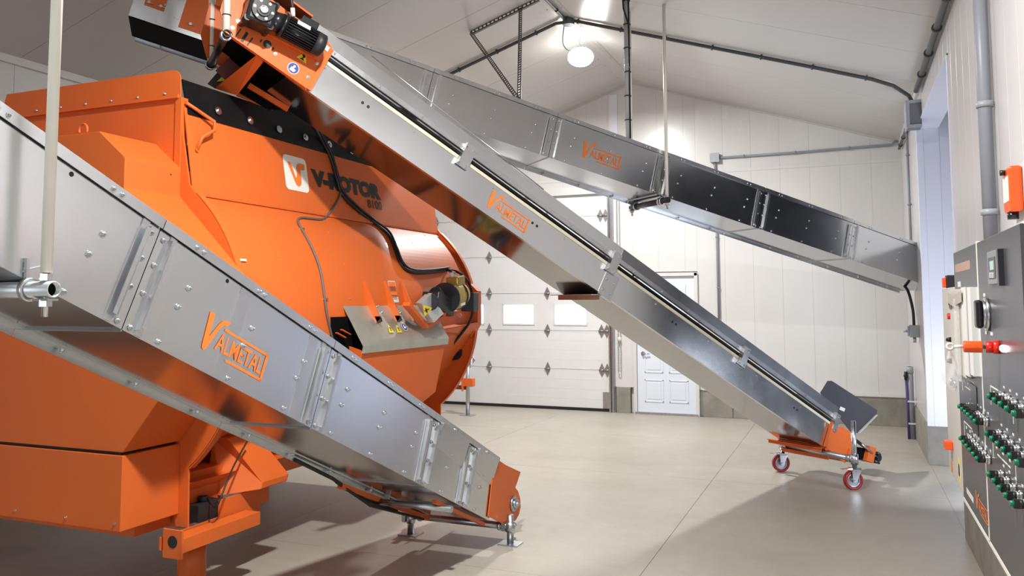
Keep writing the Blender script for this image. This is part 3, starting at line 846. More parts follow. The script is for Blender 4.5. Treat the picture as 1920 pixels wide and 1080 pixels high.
# dark loading guard on top of the tail
gp = [(.62, .98), (.55, 1.5), (-.30, 1.52), (-.42, 1.46), (-.30, .60), (.0, .60)]
gq = [B.on(u, v, -.16) for u, v in ((1537, 736), (1551, 714), (1559, 714), (1644, 769), (1643, 777), (1608, 812), (1596, 812))]
ob('loading_guard', MB().prism(gq, B.s * .004), PANELM, rb)

mb = MB(); mb.bar(B.on(1643, 778, -.15), B.on(1609, 812, -.15), .006, .03, up=B.s); ob('guard_edge', mb, PSIDE, rb)
mb = MB().plate([B.on(1576, 762, -.15), B.on(1585, 766, -.15), B.on(1583, 772, -.15), B.on(1574, 768, -.15)], .002)
ob('rating_label', mb, WDECAL, rb)

# head of B: orange drive plate, gearbox and motor, chute
hp_ = [tuple((B.m.inverted() @ B.on(u, v, .004))[i] for i in (0, 2)) for u, v in ((579, 168), (623, 92), (612, 74), (520, 8), (470, -30), (430, -45), (412, 20), (424, 66))]
ob('drive_plate', MB().prism([B.p(t, .004, z) for t, z in hp_], B.s * .008), ORANGE, rb)
ob('drive_plate', MB().prism([B.p(t, -w - .012, z) for t, z in hp_], B.s * .008), ORANGE, rb)
mb = MB(); mb.bar(B.on(579, 168, .02), B.on(622, 92, .02), .006, .03, up=B.u); B.box(mb, 5.76, 6.35, 0.004, .04, -.008, 0); ob('drive_plate_flange', mb, ORANGE, rb)
mb = MB(); B.box(mb, 5.95, 6.75, -w, 0, h * 1.05, h * 1.08); ob('head_cover', mb, ORANGE, rb)
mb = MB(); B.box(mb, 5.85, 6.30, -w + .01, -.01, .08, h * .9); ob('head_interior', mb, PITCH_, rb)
for u0, v0, u1, v1, ww_ in ((452, 54, 439, 72, .007), (464, 61, 451, 81, .018), (474, 71, 462, 87, .008), (491, 74, 488, 79, .010), (513, 89, 510, 95, .010)):
    ob('slot', MB().bar(B.on(u0, v0, .0135), B.on(u1, v1, .0135), ww_, .002, up=B.s), BLACKM, rb)
bolt(B.on(501, 83, .0125), B.s, rb, HOLE, 2.4)
for u, v in ((516, 101), (594, 119), (577, 145), (446, 40), (436, 52)): bolt(B.on(u, v, .012), B.s, rb, BOLT, 1)
ob('added_dark_backing', MB().plate([B.on(428, 95, -w + .02), B.on(560, 165, -w + .02), B.on(560, 205, -w + .02), B.on(503, 206, -w + .02), B.on(449, 174, -w + .02)], .004), PITCH_, rb)  # added black sheet, stops light showing through behind the chute
# stickers
c = B.on(550, 128, .0125); mb = MB().cyl(c, c + B.s * .001, .038, n=24); st = ob('instruction_sticker', mb, WDECAL, rb, label='round blue mandatory sticker showing a reading figure')
ob('sticker_field', MB().cyl(c + B.s * .001, c + B.s * .002, .034, n=24), BLU, st)
mb = MB().cyl(c + B.s * .002 + B.n * .014, c + B.s * .003 + B.n * .014, .008, n=12)
mb2 = MB(); tri(mb2, [(-.02, -.022), (.012, -.022), (.02, -.005), (.004, 0), (-.002, .006), (-.014, .004)]); place2d(mb2, c, B.d, B.n, .003); mb.add(mb2.v, mb2.f)
ob('reading_figure', mb, WDECAL, st, fix=False)
c = B.on(569, 106, .0125)
mb = MB(); mb.prism([c - B.d * .036 - B.n * .03, c + B.d * .036 - B.n * .03, c + B.n * .035], B.s * .001); st = ob('warning_sticker', mb, YEL, rb)
mb = MB(); tri(mb, [(-.016, -.026), (.0, -.008), (-.014, .008), (.0, .016), (.014, .004), (.004, -.012), (.018, -.026)]); place2d(mb, c, B.d, B.n, .003); ob('hand_pictogram', mb, BDECAL, st, fix=False)
# gearbox
gl = B.m.inverted() @ B.on(487, 26, .12)
m_ = B.m @ M.Translation(gl) @ M.Rotation(.25, 4, 'Y')
mb = MB(); mb.box(-.085, .085, -.09, .07, -.085, .085, m_); ob('gearbox', mb, BLACK, rb, bevel=.022)
q = m_ @ V((.0, .07, 0)); sy = (m_ @ V((0, 1, 0)) - m_ @ V((0, 0, 0)))
ob('gearbox_cover', MB().cyl(q, q + sy * .016, .068, n=24).cyl(q, q + sy * .026, .042, n=20), BLACK, rb)
ob('output_shaft', MB().ring(q + sy * .026, q + sy * .034, .027, .015).cyl(q + sy * .024, q + sy * .030, .015), STEEL, rb)
for k in range(6):
    a = k * math.pi / 3; e = m_ @ V((.055 * math.cos(a), .086, .055 * math.sin(a))); bolt(e, sy, rb, BOLT, .7)
g = MB()
for k in range(4):
    a = k * math.pi / 2 + .785; g.cyl(m_ @ V((.10 * math.cos(a), -.09, .10 * math.sin(a))), m_ @ V((.10 * math.cos(a), .055, .10 * math.sin(a))), .020, n=10)
ob('gearbox_boss', g, BLACK, rb)
m0 = B.on(507, 34, .13); m1 = B.on(607, 88, .13); md = (m1 - m0).normalized(); ML = (m1 - m0).length
mr_ = .070
mt_ = ob('motor', MB().cyl(m0, m0 + md * ML * .2, .05, .066, n=20).cyl(m0 + md * ML * .2, m0 + md * ML * .25, .082, n=24).cyl(m0 + md * ML * .25, m0 + md * ML * .82, .058, n=24), BLACK, rb)
fa, fb = basis(md); fm = MB()
for k in range(26):
    a = k * 2 * math.pi / 26; e = fa * math.cos(a) + fb * math.sin(a); fm.bar(m0 + md * ML * .28 + e * .064, m0 + md * ML * .80 + e * .064, .0035, .018, up=e)
ob('cooling_fins', fm, BLACK, mt_)
ob('fan_cowl', MB().cyl(m0 + md * ML * .81, m0 + md * ML * .97, .074, .072, n=28).cyl(m0 + md * ML * .97, m1, .072, .056, n=28), BLACKM, mt_)
q = m0 + md * ML * .58 + B.n * .085; ob('terminal_box', MB().bar(q - md * .055, q + md * .055, .085, .05, up=B.n), BLACK, mt_, bevel=.006)
nn_ = (B.n * .6 + B.s).normalized(); q = m0 + md * ML * .5 + nn_ * .075; ob('name_plate', MB().bar(q - md * .04, q + md * .045, .035, .003, up=nn_), WDECAL, mt_)
ob('cowl_label', MB().bar(m1 + B.s * .02 - B.n * .035, m1 + B.s * .02 + B.n * .02, .018, .003, up=md), WDECAL, mt_)
q = m0 + md * ML * .30 + B.n * .08
ob('cable_gland', MB().cyl(q, q + B.n * .05 - md * .03, .014, n=12), PSIDE, mt_)
ob('motor_mount', MB().bar(B.on(500, 58, .03), B.on(600, 108, .03), .05, .05, up=B.n), ORANGE, rb)
ob('motor_cable', MB().tube(spline([q + B.n * .05 - md * .03, q + B.n * .16 - md * .10, q + B.n * .40 - md * .2, q + B.n * .7 - md * .25]), .011), BLACKM, rb)
# chute below the head
ob('chute_flap', MB().plate([B.on(484, 101, -.01), B.on(403, 165, -w), B.on(445, 178, -w * .75), B.on(494, 116, -.05)], .006), ORANGE, rb)
ob('chute_rail', MB().bar(B.on(466, 160, -w + .06), B.on(540, 205, -w + .06), .02, .035, up=B.n), ORANGE, rb)
ob('chute_gusset', MB().plate([B.on(443, 180, -w), B.on(450, 166, -w), B.on(512, 207, -w)], .006), ORANGE, rb)
fp = ob('far_chute_plate', MB().plate([B.on(389, 157, -w - .02), B.on(414, 128, -w - .02), B.on(430, 150, -w - .02), B.on(404, 166, -w - .02)], .006), PANELM, rb)
ob('warning_sticker', MB().plate([B.on(406, 153, -w - .012), B.on(419, 141, -w - .012), B.on(423, 151, -w - .012)], .002), YEL, fp)
ob('scraper_plate', MB().plate([B.on(404, 132, -w + .1), B.on(430, 108, -w + .1), B.on(452, 128, -w + .1), B.on(425, 152, -w + .1)], .006), mat('maroon_scraper', (.12, .03, .03), .5), rb)
# ---------------- cable and conduit along B top (thin line)
ob('guide_wire', MB().tube([B.p(5.5, .0, h + .05), B.p(4.6, .0, h + .03), B.p(3.9, .0, h + .01)], .004, 5), STEEL, rb)

# ================================================================== HANGERS
def rod_clip(r, x, y, z, big=1.0):
    ob('washer', MB().box(x - .035 * big, x + .035 * big, y - .02 * big, y + .02 * big, z - .034 * big - .003, z - .034 * big + .003), STEEL, r)
    ob('hex_nut', MB().cyl((x, y, z - .034 * big - .022 * big), (x, y, z - .034 * big), .022 * big, n=6, smooth=False), STEEL, r)
    ob('hex_nut', MB().cyl((x, y, z + .030 * big), (x, y, z + .052 * big), .022 * big, n=6, smooth=False), STEEL, r)
    ob('threaded_rod', MB().cyl((x, y, z - .09 * big), (x, y, z + .06), .011 * big, n=12), STEEL, r)


# hanger under A
hx_ = -2.20; pA = P(88, 543, X=hx_)
ha = empty('pipe_hanger', (hx_ - .3, pA.y, pA.z), 'white pipe and horizontal bar hanging under the left foreground trough conveyor', 'hanger')
ob('crossbar', MB().ring((hx_ + .03, pA.y, pA.z), (hx_ - .72, pA.y, pA.z), .0245, .020, 24), WPIPE if False else mat('pale_galvanised_pipe', (.66, .70, .71), .35, .8), ha)
ob('bore_shade_disc', MB().cyl((hx_ + .012, pA.y, pA.z), (hx_ + .010, pA.y, pA.z), .0199, n=20), PITCH_, ha)  # black disc painting the shade inside the open pipe end
for px in (hx_ - .005, hx_ - .62):
    ob('drop_pipe', MB().ring((px, pA.y, pA.z + .05), (px + (P(97, 260, X=hx_).x - hx_) * 0, pA.y, zc(px) - .0), .0165, .012, 20), WPIPE, ha)
    rod_clip(ha, px, pA.y, pA.z, .9)
c = V((hx_ - .075, pA.y, pA.z)); ob('u_bolt', MB().ring(c - V((.008, 0, 0)), c + V((.008, 0, 0)), .036, .026).bar(c + V((0, -.01, .03)), c + V((.0, -.01, .095)), .010, .010), STEEL, ha)
ob('saddle_clip', MB().bar(c + V((-.03, -.02, .055)), c + V((-.03, .06, .075)), .06, .006), STEEL, ha)

# hanger under C
tC = Cc.t_at(1245, 0); q0 = Cc.p(tC, .07, -.045); q1 = Cc.p(tC, -Cc.w - .09, -.045)
q0.z -= .0
hcn = empty('pipe_hanger', (q0 + q1) / 2, 'dark bar on a thin white pipe hanging under the far ceiling conveyor', 'hanger')
ob('crossbar', MB().cyl(q0 + Cc.s * .02, q1 - Cc.s * .02, .030, n=18), DPIPE, hcn)
for q in (q0, q1):
    ob('drop_pipe', MB().cyl((q.x, q.y, q.z + .05), (q.x, q.y, zc(q.x)), .0165, n=14), WPIPE, hcn)
    rod_clip(hcn, q.x, q.y, q.z, 1)
for k in (.12, .18, .86):
    c = q0.lerp(q1, k); ob('u_bolt', MB().ring(c - Cc.s * .008, c + Cc.s * .008, .042, .03), STEEL, hcn)
# hanger at the head of B
tB = B.t_at(426, .0)
q0 = B.on(426, 62, .05); q1 = B.on(393, 125, -w - .06); 
hb = empty('pipe_hanger', (q0 + q1) / 2, 'black bar on two white pipes holding the motor end of the belt conveyor', 'hanger')
ob('crossbar', MB().ring(q0, q1, .024, .017, 20), BLACK, hb)
for q, rr_ in ((q0.lerp(q1, .06), .024), (q0.lerp(q1, .94), .022)):
    ob('drop_pipe', MB().cyl((q.x, q.y, q.z + .02), (q.x, q.y, zc(q.x)), rr_, n=16), WPIPE, hb)
    ob('pipe_collar', MB().ring(q - B.s * .014, q + B.s * .014, .036, .024), STEEL, hb)
for dz in (.12, .3, .5):
    for q in (q0.lerp(q1, .06), q0.lerp(q1, .94)):
        if q.z + dz < zc(q.x): ob('cable_tie', MB().ring((q.x, q.y, q.z + dz), (q.x, q.y, q.z + dz + .006), .027, .022), BLACKM, hb)
# cable drop pipe onto C top
tD = Cc.t_at(1179, Cc.h); q = Cc.p(tD, -.02, Cc.h + .005)
cp = empty('cable_drop_pipe', q, 'grey vertical pipe with cable ties standing on top of the far ceiling conveyor', 'pipe')
ob('pipe', MB().cyl(q, (q.x, q.y, zc(q.x)), .024, n=16), mat('grey_white_pipe', (.5, .5, .5), .4), cp)
ob('strapped_cable', MB().cyl(q + V((.028, -.01, 0)), (q.x + .028, q.y - .01, zc(q.x)), .008, n=8), BLACKM, cp)
ob('cable_branch', MB().tube([(q.x + .03, q.y - .01, q.z + 1.05), (q.x + .035, q.y - .03, q.z + 1.12), (q.x - .02, q.y - .03, q.z + 1.3), (q.x - .03, q.y - .03, zc(q.x))], .008), BLACKM, cp)
for k in range(6):
    z = q.z + .18 + k * .24
    if z < zc(q.x) - .05: ob('cable_tie', MB().ring((q.x + .006, q.y - .004, z), (q.x + .006, q.y - .004, z + .008), .036, .028), BLACKM, cp)
# perforated angle bracket
Cq = Cc.p(Cc.t_at(977, Cc.h), -.05, Cc.h + .01)


def on_left(u, v):
    d = FW + RT * ((u - 960) / F) - UP * ((v - PY) / F)
    # left slope z = ZE + (x-XL)*SL
    t = (ZE + (EYE.x - XL) * SL - EYE.z) / (d.z - d.x * SL); return EYE + d * t


b0, b1 = on_left(883, 58), on_left(1010, -6)
pb = empty('perforated_bracket', Cq, 'triangle of perforated steel angle bars between left ceiling slope and far conveyor', 'bracket')
b2 = on_left(976, 12)


def perf(a, b):
    mb = MB(); a = V(a); b = V(b); d = (b - a); L = d.length; d.normalize(); sd = d.cross(V((0, 1, 0))).normalized()
    n = int(L / .05); wd = .019
    up = sd.cross(d).normalized()
    mb.bar(a + sd * wd * .8, b + sd * wd * .8, .010, .004, up=up).bar(a - sd * wd * .8, b - sd * wd * .8, .010, .004, up=up)
    for k in range(n + 1):
        c = a.lerp(b, k / n); mb.bar(c - d * .010, c + d * .010, .026, .004, up=up)
    mb.bar(a - sd * .022 + up * .016, b - sd * .022 + up * .016, .004, .034, up=up)
    return mb


for a, b in ((b0, b1), (b0, Cq), (b2, Cq)): ob('angle_bar', perf(a - V((0, 0, .02)), b - V((0, 0, .02 if b is b1 else -.0))), PERF, pb)

# ================================================================== FEED MIXER
XC = -4.45
Y1, Y2 = 3.72, 6.85
CX, CZ, RR = -4.20, 1.55, 1.0
mx = empty('feed_mixer', (XC, (Y1 + Y2) / 2, 0), 'huge orange stationary feed mixer with V-ROTOR 8100 lettering and black rubber rim', 'mixer')


def mir(p): return (2 * XC - p[0], p[1])


def arc(cx, cz, r, a0, a1, n): return [(cx + r * math.cos(math.radians(a0 + (a1 - a0) * i / n)), cz + r * math.sin(math.radians(a0 + (a1 - a0) * i / n))) for i in range(n + 1)]


FA = math.degrees(math.atan2(2.35 - CZ, -3.57 - CX))
right = arc(CX, CZ, RR, FA, -8, 30) + [(-3.55, .98), (-3.92, .60), (-4.20, .55)]
prof = right + [mir(p) for p in reversed(right)]
# visible right shell in rolled strips (flat facets as on the real drum)
ob('drum_shell', MB().sheet([(x, Y1, z) for x, z in prof], (0, Y2 - Y1, 0), .008), ORANGE, mx)
HT = (-3.655, 2.87)


def side_x(z): return -3.57 + (z - 2.35) / (2.87 - 2.35) * (HT[0] + 3.57)


ob('hopper_side', MB().sheet([(HT[0], Y1, HT[1]), (-3.57, Y1, 2.35)], (0, Y2 - Y1, 0), .006), ORANGE, mx)
ob('hopper_side', MB().sheet([(2 * XC + 3.57, Y1, 2.35), (2 * XC - HT[0], Y1, HT[1])], (0, Y2 - Y1, 0), .006), ORANGE, mx)
ob('fold_strip', MB().box(-3.585, -3.56, Y1, Y2, 2.338, 2.352), ORANGE, mx)
RTOP = (-3.70, 3.05)
ob('rubber_skirt', MB().sheet([(RTOP[0], Y1 + .02, RTOP[1] + .0), (-3.648, Y1 + .02, 2.83)], (0, Y2 - Y1 - .04, 0), .010), RUBBER, mx)
ob('rubber_skirt', MB().sheet([(2 * XC + 3.648, Y1 + .02, 2.83), (2 * XC - RTOP[0], Y1 + .02, RTOP[1])], (0, Y2 - Y1 - .04, 0), .010), RUBBER, mx)
y = Y1 + .28
WASH = mesh_of('skirt_washer', MB().cyl((0, 0, 0), (0, 0, .004), .027, n=16).cyl((0, 0, .004), (0, 0, .014), .012, n=6, smooth=False), STEEL)
while y < Y2 - .1:
    inst('skirt_bolt', WASH, zmat((-3.646, y, 2.91), (1, 0, .2)), mx); y += .30
ob('added_dark_screen', MB().box(-3.86, -3.85, 4.55, Y2 - .05, 2.6, 3.28), RUBBER, mx)  # added black sheet, darkens the bright gap above the rubber skirt
# end plates
RP = 1.035


def endplate(y, th):
    a0 = 50; ar = arc(CX, CZ, RP, a0, -50, 34)
    pts = [(-3.69, 2.93), (-3.585, 2.40)] + ar + [(-3.535, .66), (-3.53, .42), (-3.62, .42), (-3.66, .60), (-3.95, .52)]
    full = pts + [mir(p) for p in reversed(pts)]
    return MB().prism([(x, y, z) for x, z in full], (0, th, 0))


pl = ob('end_plate', endplate(Y1 - .012, .012), ORANGE, mx)
pl2 = ob('end_plate', endplate(Y2, .012), ORANGE, mx)
# polygonal rim stiffener on far plate
ob('rim_stiffener', MB().prism([(-3.24, Y2 - .06, 1.90), (-3.13, Y2 - .06, 1.80), (-3.125, Y2 - .06, 1.50), (-3.20, Y2 - .06, 1.38), (-3.23, Y2 - .06, 1.62)], (0, .08, 0)), ORANGE, mx)
# flange strips along the curved plate edges
ob('edge_flange', MB().sheet([(x, Y1 - .012, z) for x, z in arc(CX, CZ, RP + .004, 50, -50, 34)], (0, .045, 0), .006), ORANGE, mx)
ob('edge_flange', MB().sheet([(x, Y2 - .03, z) for x, z in arc(CX, CZ, RP + .004, 50, -50, 34)], (0, .045, 0), .006), ORANGE, mx)
# hopper end flap (near) with rounded corner, far one too
for y, nm in ((Y1 - .02, 'hopper_flap'), (Y2 + .005, 'hopper_flap')):
    fl_ = [(-3.66, 2.93), (-3.665, 3.03)] + arc(-3.725, 3.04, .06, 0, 90, 6) + [(2 * XC + 3.72, 3.10), (2 * XC + 3.66, 2.93)]
    ob(nm, MB().prism([(x, y - .03 * (z - 2.93) / .17 * 0, z) for x, z in fl_], (0, .008, 0)), ORANGE, mx, bevel=.002)
mb = MB().box(2 * XC + 3.66, -3.67, Y1 - .035, Y1 - .012, 2.925, 2.945); ob('flap_ledge', mb, ORANGE, mx)
for k in range(8): bolt((-3.78 - k * .22, Y1 - .024, 2.96), (0, -1, .2), mx, BOLT, .8)
# drive housing on the near end
HY = 3.30
hr = [(-3.85, 2.66), (-3.65, 2.50), (-3.65, 2.33), (-3.10, 1.80), (-3.10, 1.50), (-3.60, .905)]
full = hr + [mir(p) for p in reversed(hr)]
ob('drive_housing', MB().prism([(x, HY, z) for x, z in full], (0, Y1 - .012 - HY, 0)), ORANGE, mx, bevel=.004)
ob('housing_shadow_gap', MB().box(2 * XC + 3.63, -3.63, HY + .02, Y1 - .02, .885, .905), BLACKM, mx)
hb2 = MB().box(2 * XC + 3.60, -3.60, HY, Y1 - .012, .49, .888)
ob('lower_housing', hb2, ORANGE, mx, bevel=.004)
ob('housing_skirt', MB().box(2 * XC + 3.7, -3.66, HY + .15, Y1 - .012, .42, .49), ORANGE, mx)
for xx, z in ((-3.64, .53), (-4.0, .53), (-4.4, .53), (-3.76, 2.1)): bolt((xx, HY, z), (0, -1, 0), mx, BOLT, .7)
ob('lifting_eye', MB().tube([(-4.0 + .032 * math.cos(a), HY + .02, 2.685 + .034 * math.sin(a)) for a in [-.6 + k * .36 for k in range(13)]], .007, 8), ORANGE, mx)
bolt((-3.65, HY + .33, 2.45), (1, 0, 0), mx, HOLE, .5)
# rubber edge rod / handle at the near corner
k0 = (-3.63, Y1 + .02, 2.88)
ob('latch_rod', MB().tube([(-3.64, Y1 + .0, 2.90), (-3.62, Y1 + .10, 2.86), (-3.60, Y1 + .20, 2.82), (-3.58, Y1 + .18, 2.76), (-3.58, Y1 + .08, 2.70), (-3.60, Y1 + .06, 2.62)], .011, 8), ORANGE, mx)
ob('corner_post', MB().box(-3.70, -3.655, Y1 - .02, Y1 + .035, 2.40, 2.93), ORANGE, mx)
for z in (2.62,): bolt((-3.60, Y1 + .06, z), (1, 0, 0), mx, OBOLT, 1.2)
# diagonal braces on the hopper side near the far end
mb = MB(); 


def hit(u, v, off=0.):
    """point on the right side of the mixer seen at u, v"""
    d = FW + RT * ((u - 960) / F) - UP * ((v - PY) / F); ox, oz = EYE.x - CX, EYE.z - CZ; r = RR + .004 + off
    a = d.x ** 2 + d.z ** 2; b = 2 * (ox * d.x + oz * d.z); c = ox * ox + oz * oz - r * r; D = b * b - 4 * a * c
    best = None
    if D > 0:
        t = (-b - math.sqrt(D)) / (2 * a); p = EYE + d * t
        if p.z < 2.35: best = (p, V((p.x - CX, 0, p.z - CZ)).normalized())
    if best is None:
        k = (HT[0] + 3.57) / .52; n = V((1, 0, -k)).normalized(); p0 = V((-3.566 + off, 0, 2.35))
        t = (p0 - EYE).dot(n) / d.dot(n); best = (EYE + d * t, n)
    return best


# lettering and badge on hopper side
hk = V((HT[0] + 3.57, 0, .52)).normalized()
oY = hit(527, 288)[0]; bl = hit(552, 362)[0]
SX = .008 - .0


def side_o(y, z): return V((side_x(z) + .009, y, z))


by0, by1 = hit(538, 330)[0].y - .03, hit(573, 335)[0].y + .02
bz0, bz1 = hit(556, 358)[0].z, hit(540, 290)[0].z
bw, bh = by1 - by0, (bz1 - bz0)
mb = MB(); mb.add(rrect(0, bw, 0, bh, .035), [tuple(range(24))]); place2d(mb, side_o(by0, bz0), (0, 1, 0), hk, 0)
bd = ob('brand_badge', mb, WDECAL, mx, label='white rounded square badge with orange V')
mb = MB(); tri(mb, [(.16, .80), (.30, .80), (.47, .36), (.53, .50), (.52, .66), (.57, .78), (.66, .83), (.90, .83), (.90, .68), (.82, .64), (.72, .64), (.70, .60), (.70, .36), (.66, .20), (.56, .13), (.46, .17), (.40, .27)])
for v in mb.v: v.x *= bw; v.y *= bh
place2d(mb, side_o(by0, bz0), (0, 1, 0), hk, .002); ob('badge_letter', mb, DECAL, bd, fix=False)
ty0, ty1 = hit(584, 340)[0].y, hit(713, 365)[0].y
tz0, tz1 = hit(640, 362)[0].z, hit(640, 332)[0].z
tz0, tz1 = (hit(598, 352)[0].z + hit(706, 374)[0].z) / 2, (hit(590, 317)[0].z + hit(706, 346)[0].z) / 2
mb = fit2d(text_mb('V-ROTOR', 1, .075), 0, ty1 - ty0, 0, tz1 - tz0)
place2d(mb, side_o(ty0, tz0), (0, 1, 0), hk, .001); ob('lettering', mb, BDECAL, mx, label='black lettering reading V-ROTOR', fix=False)
ny0, ny1 = hit(688, 382)[0].y, hit(715, 386)[0].y; nz0, nz1 = hit(702, 392)[0].z, hit(702, 376)[0].z
mb = fit2d(text_mb('8100', 1, .02), 0, ny1 - ny0, 0, nz1 - nz0)
place2d(mb, side_o(ny0, nz0), (0, 1, 0), hk, .001); ob('lettering', mb, BDECAL, mx, label='black number reading 8100', fix=False)

path = [(600, 258), (618, 290), (630, 330), (642, 365), (668, 392), (700, 418), (728, 440), (742, 470), (752, 495), (768, 509), (800, 511), (840, 506)]
pts = [V(P(545, 216, X=-3.60)) + V((.05, 0, .02)), V(P(575, 232, X=-3.60)) + V((.04, 0, 0))] + [hit(u, v, .014)[0] for u, v in path]
ob('motor_cable', MB().tube(spline(pts), .013, 8), BLACKM, mx)
pts2 = [p + V((.012, .0, .022)) for p in pts]
ob('motor_cable', MB().tube(spline(pts2), .010, 8), BLACKM, mx)
path = [(642, 350), (634, 375), (612, 406), (600, 411), (565, 408), (559, 416), (566, 430), (585, 465), (600, 505), (609, 560), (615, 600), (628, 655)]
ob('sensor_cable', MB().tube(spline([hit(u, v, .012)[0] for u, v in path]), .0085, 8), mat('grey_cable', (.13, .11, .11), .5), mx)
for u, v in ((606, 412), (566, 430), (609, 561)):
    p, n = hit(u, v, .004); ob('cable_clip', MB().bar(p - V((0, .022, 0)), p + V((0, .022, 0)), .012, .02, up=n), STEEL, mx)
p, n = hit(450, 489); ob('cable_clip', MB().bar(p - V((0, .05, 0)), p + V((0, .04, 0)), .014, .03, up=n), CREAM, mx)
for u, v in ((385, 384), (425, 382), (470, 395), (545, 405), (410, 414), (523, 488), (645, 495), (690, 437), (756, 432), (796, 442), (772, 456), (615, 436), (655, 560), (480, 380), (832, 449), (846, 468)):
    p, n = hit(u, v); bolt(p, n, mx, OBOLT if v < 500 else BOLT, .9)

# ---- discharge gate group
GY0, GY1 = 4.75, 6.03
gt = ob('gate_guard', MB().sheet([(-3.215, GY0, 1.70), (-3.035, GY0, 1.405), (-3.045, GY0, 1.355)][::-1], (0, GY1 - GY0, 0), .004), mat('pale_galvanised_guard', (.60, .62, .55), .38, .75, .12, 6), mx, label='pale galvanised sheet guard over the discharge gate')
for u, (a, b) in zip((678, 716, 748), ((0, 0),) * 3):
    pt, n = hit(u + 2, 527); yy = pt.y
    ob('gusset_fin', MB().prism([(pt.x - .01, yy, pt.z), (pt.x + .016, yy, pt.z), (-3.095, yy, 1.585), (-3.12, yy, 1.555), (-3.235, yy, 1.60)], (0, .012, 0)), ORANGE, mx)
    ob('gusset_foot', MB().prism([(-3.14, yy, 1.60), (-3.10, yy, 1.60), (-3.085, yy, 1.565), (-3.115, yy, 1.55)], (0, .02, 0)), BLACKM, mx)
pt, n = hit(737, 547); ty_ = V((0, 1, 0)); tz_ = n.cross(ty_) * -1 if n.cross(ty_).z < 0 else n.cross(ty_)
lab = MB(); lab.add(rrect(-.055, .055, -.085, .085, .012), [tuple(range(24))]); place2d(lab, pt, ty_, tz_, .003); sl_ = ob('safety_label', lab, WDECAL, mx)
for z0, z1 in ((.045, .078), (-.025, -.004)):
    lb = MB().add([(-.05, z0, 0), (.05, z0, 0), (.05, z1, 0), (-.05, z1, 0)], [(0, 1, 2, 3)]); place2d(lb, pt, ty_, tz_, .004); ob('label_band', lb, DECAL, sl_, fix=False)
for k in range(7):
    z0 = .035 - k * .009 if k < 4 else -.035 - (k - 4) * .012
    lb = MB().add([(-.04, z0, 0), (.04, z0, 0), (.04, z0 + .004, 0), (-.04, z0 + .004, 0)], [(0, 1, 2, 3)]); place2d(lb, pt, ty_, tz_, .004); ob('label_line', lb, BDECAL, sl_, fix=False)
# guard stickers
gn = V((1.405 - 1.70, 0, -(-3.035 + 3.215))).normalized(); gn = V((.295, 0, .18)).normalized(); gu = V((-.18, 0, .295)).normalized()


def gpt(u, v):
    d = FW + RT * ((u - 960) / F) - UP * ((v - PY) / F); p0 = V((-3.035, 0, 1.405)) + gn * .006; return EYE + d * ((p0 - EYE).dot(gn) / d.dot(gn))


for u in (731, 746):
    c = gpt(u, 616); ey = V((0, 1, 0)); s_ = .034
    mb = MB(); mb.prism([c - ey * s_ - gu * s_, c + ey * s_ - gu * s_, c + gu * s_], gn * .0012); stk = ob('warning_sticker', mb, YEL, gt)
    mb = MB(); tri(mb, [(-.008, -.02), (.0, -.004), (-.012, .004), (.0, .01), (.012, 0), (.004, -.01), (.014, -.02)]); place2d(mb, c, ey, gu, .003); ob('hand_pictogram', mb, BDECAL, stk, fix=False)
c = gpt(758, 613); stk = ob('instruction_sticker', MB().cyl(c, c + gn * .0015, .036, n=20), WDECAL, gt); ob('sticker_field', MB().cyl(c + gn * .0015, c + gn * .002, .031, n=20), BLU, stk)
mb = MB(); tri(mb, [(-.016, -.014), (.014, -.014), (.016, 0), (.0, .004), (.004, .018), (-.008, .018), (-.012, .0)]); place2d(mb, c, (0, 1, 0), gu, .003); ob('reading_figure', mb, WDECAL, stk, fix=False)
for u, v in ((708, 574), (743, 573), (717, 585), (751, 586)): bolt(gpt(u, v) - gn * .004, gn, gt, BOLT, .8)
# orange spout under the guard
sp = [(-3.06, GY0 + .03, 1.37), (-3.06, GY1 - .03, 1.37), (-3.10, GY1 - .12, .98), (-3.12, GY1 - .35, .90), (-3.12, GY0 + .15, .90), (-3.10, GY0 + .02, 1.10)]
mb = MB().prism(sp, (-.012, 0, 0)); ob('discharge_spout', mb, ORANGE, mx)
ob('spout_cheek', MB().prism([(-3.06, GY1 - .03, 1.37), (-3.10, GY1 - .12, .98), (-3.12, GY1 - .35, .90), (-3.60, GY1 - .35, .92), (-3.55, GY1 - .12, 1.0), (-3.26, GY1 - .03, 1.42)], (0, .010, 0)), ORANGE, mx)
ob('spout_cheek', MB().prism([(-3.06, GY0 + .03, 1.37), (-3.12, GY0 + .10, .90), (-3.60, GY0 + .10, .92), (-3.24, GY0 + .03, 1.42)], (0, .01, 0)), ORANGE, mx)
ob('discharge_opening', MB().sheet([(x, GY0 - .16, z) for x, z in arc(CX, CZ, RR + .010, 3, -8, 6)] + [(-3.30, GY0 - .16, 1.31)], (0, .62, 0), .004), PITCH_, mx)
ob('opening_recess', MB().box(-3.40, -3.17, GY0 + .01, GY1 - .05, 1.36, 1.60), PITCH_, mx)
for dz in (0, .05):
    ob('opening_step', MB().bar(hit(640 - dz * 180, 618 + dz * 120, .02)[0], hit(656 - dz * 180, 627 + dz * 120, .03)[0], .02, .006), ORANGE, mx)
ob('spout_lip', MB().tube([(-3.10, GY0 - .22, 1.16), (-3.07, GY0 - .05, 1.14), (-3.07, GY0 + .03, 1.22)], .02, 8), ORANGE, mx)
# gate motor
gp0 = V((-2.99, 5.70, 1.66))


def at(u, v, x=-3.0): return V(P(u, v, X=x))


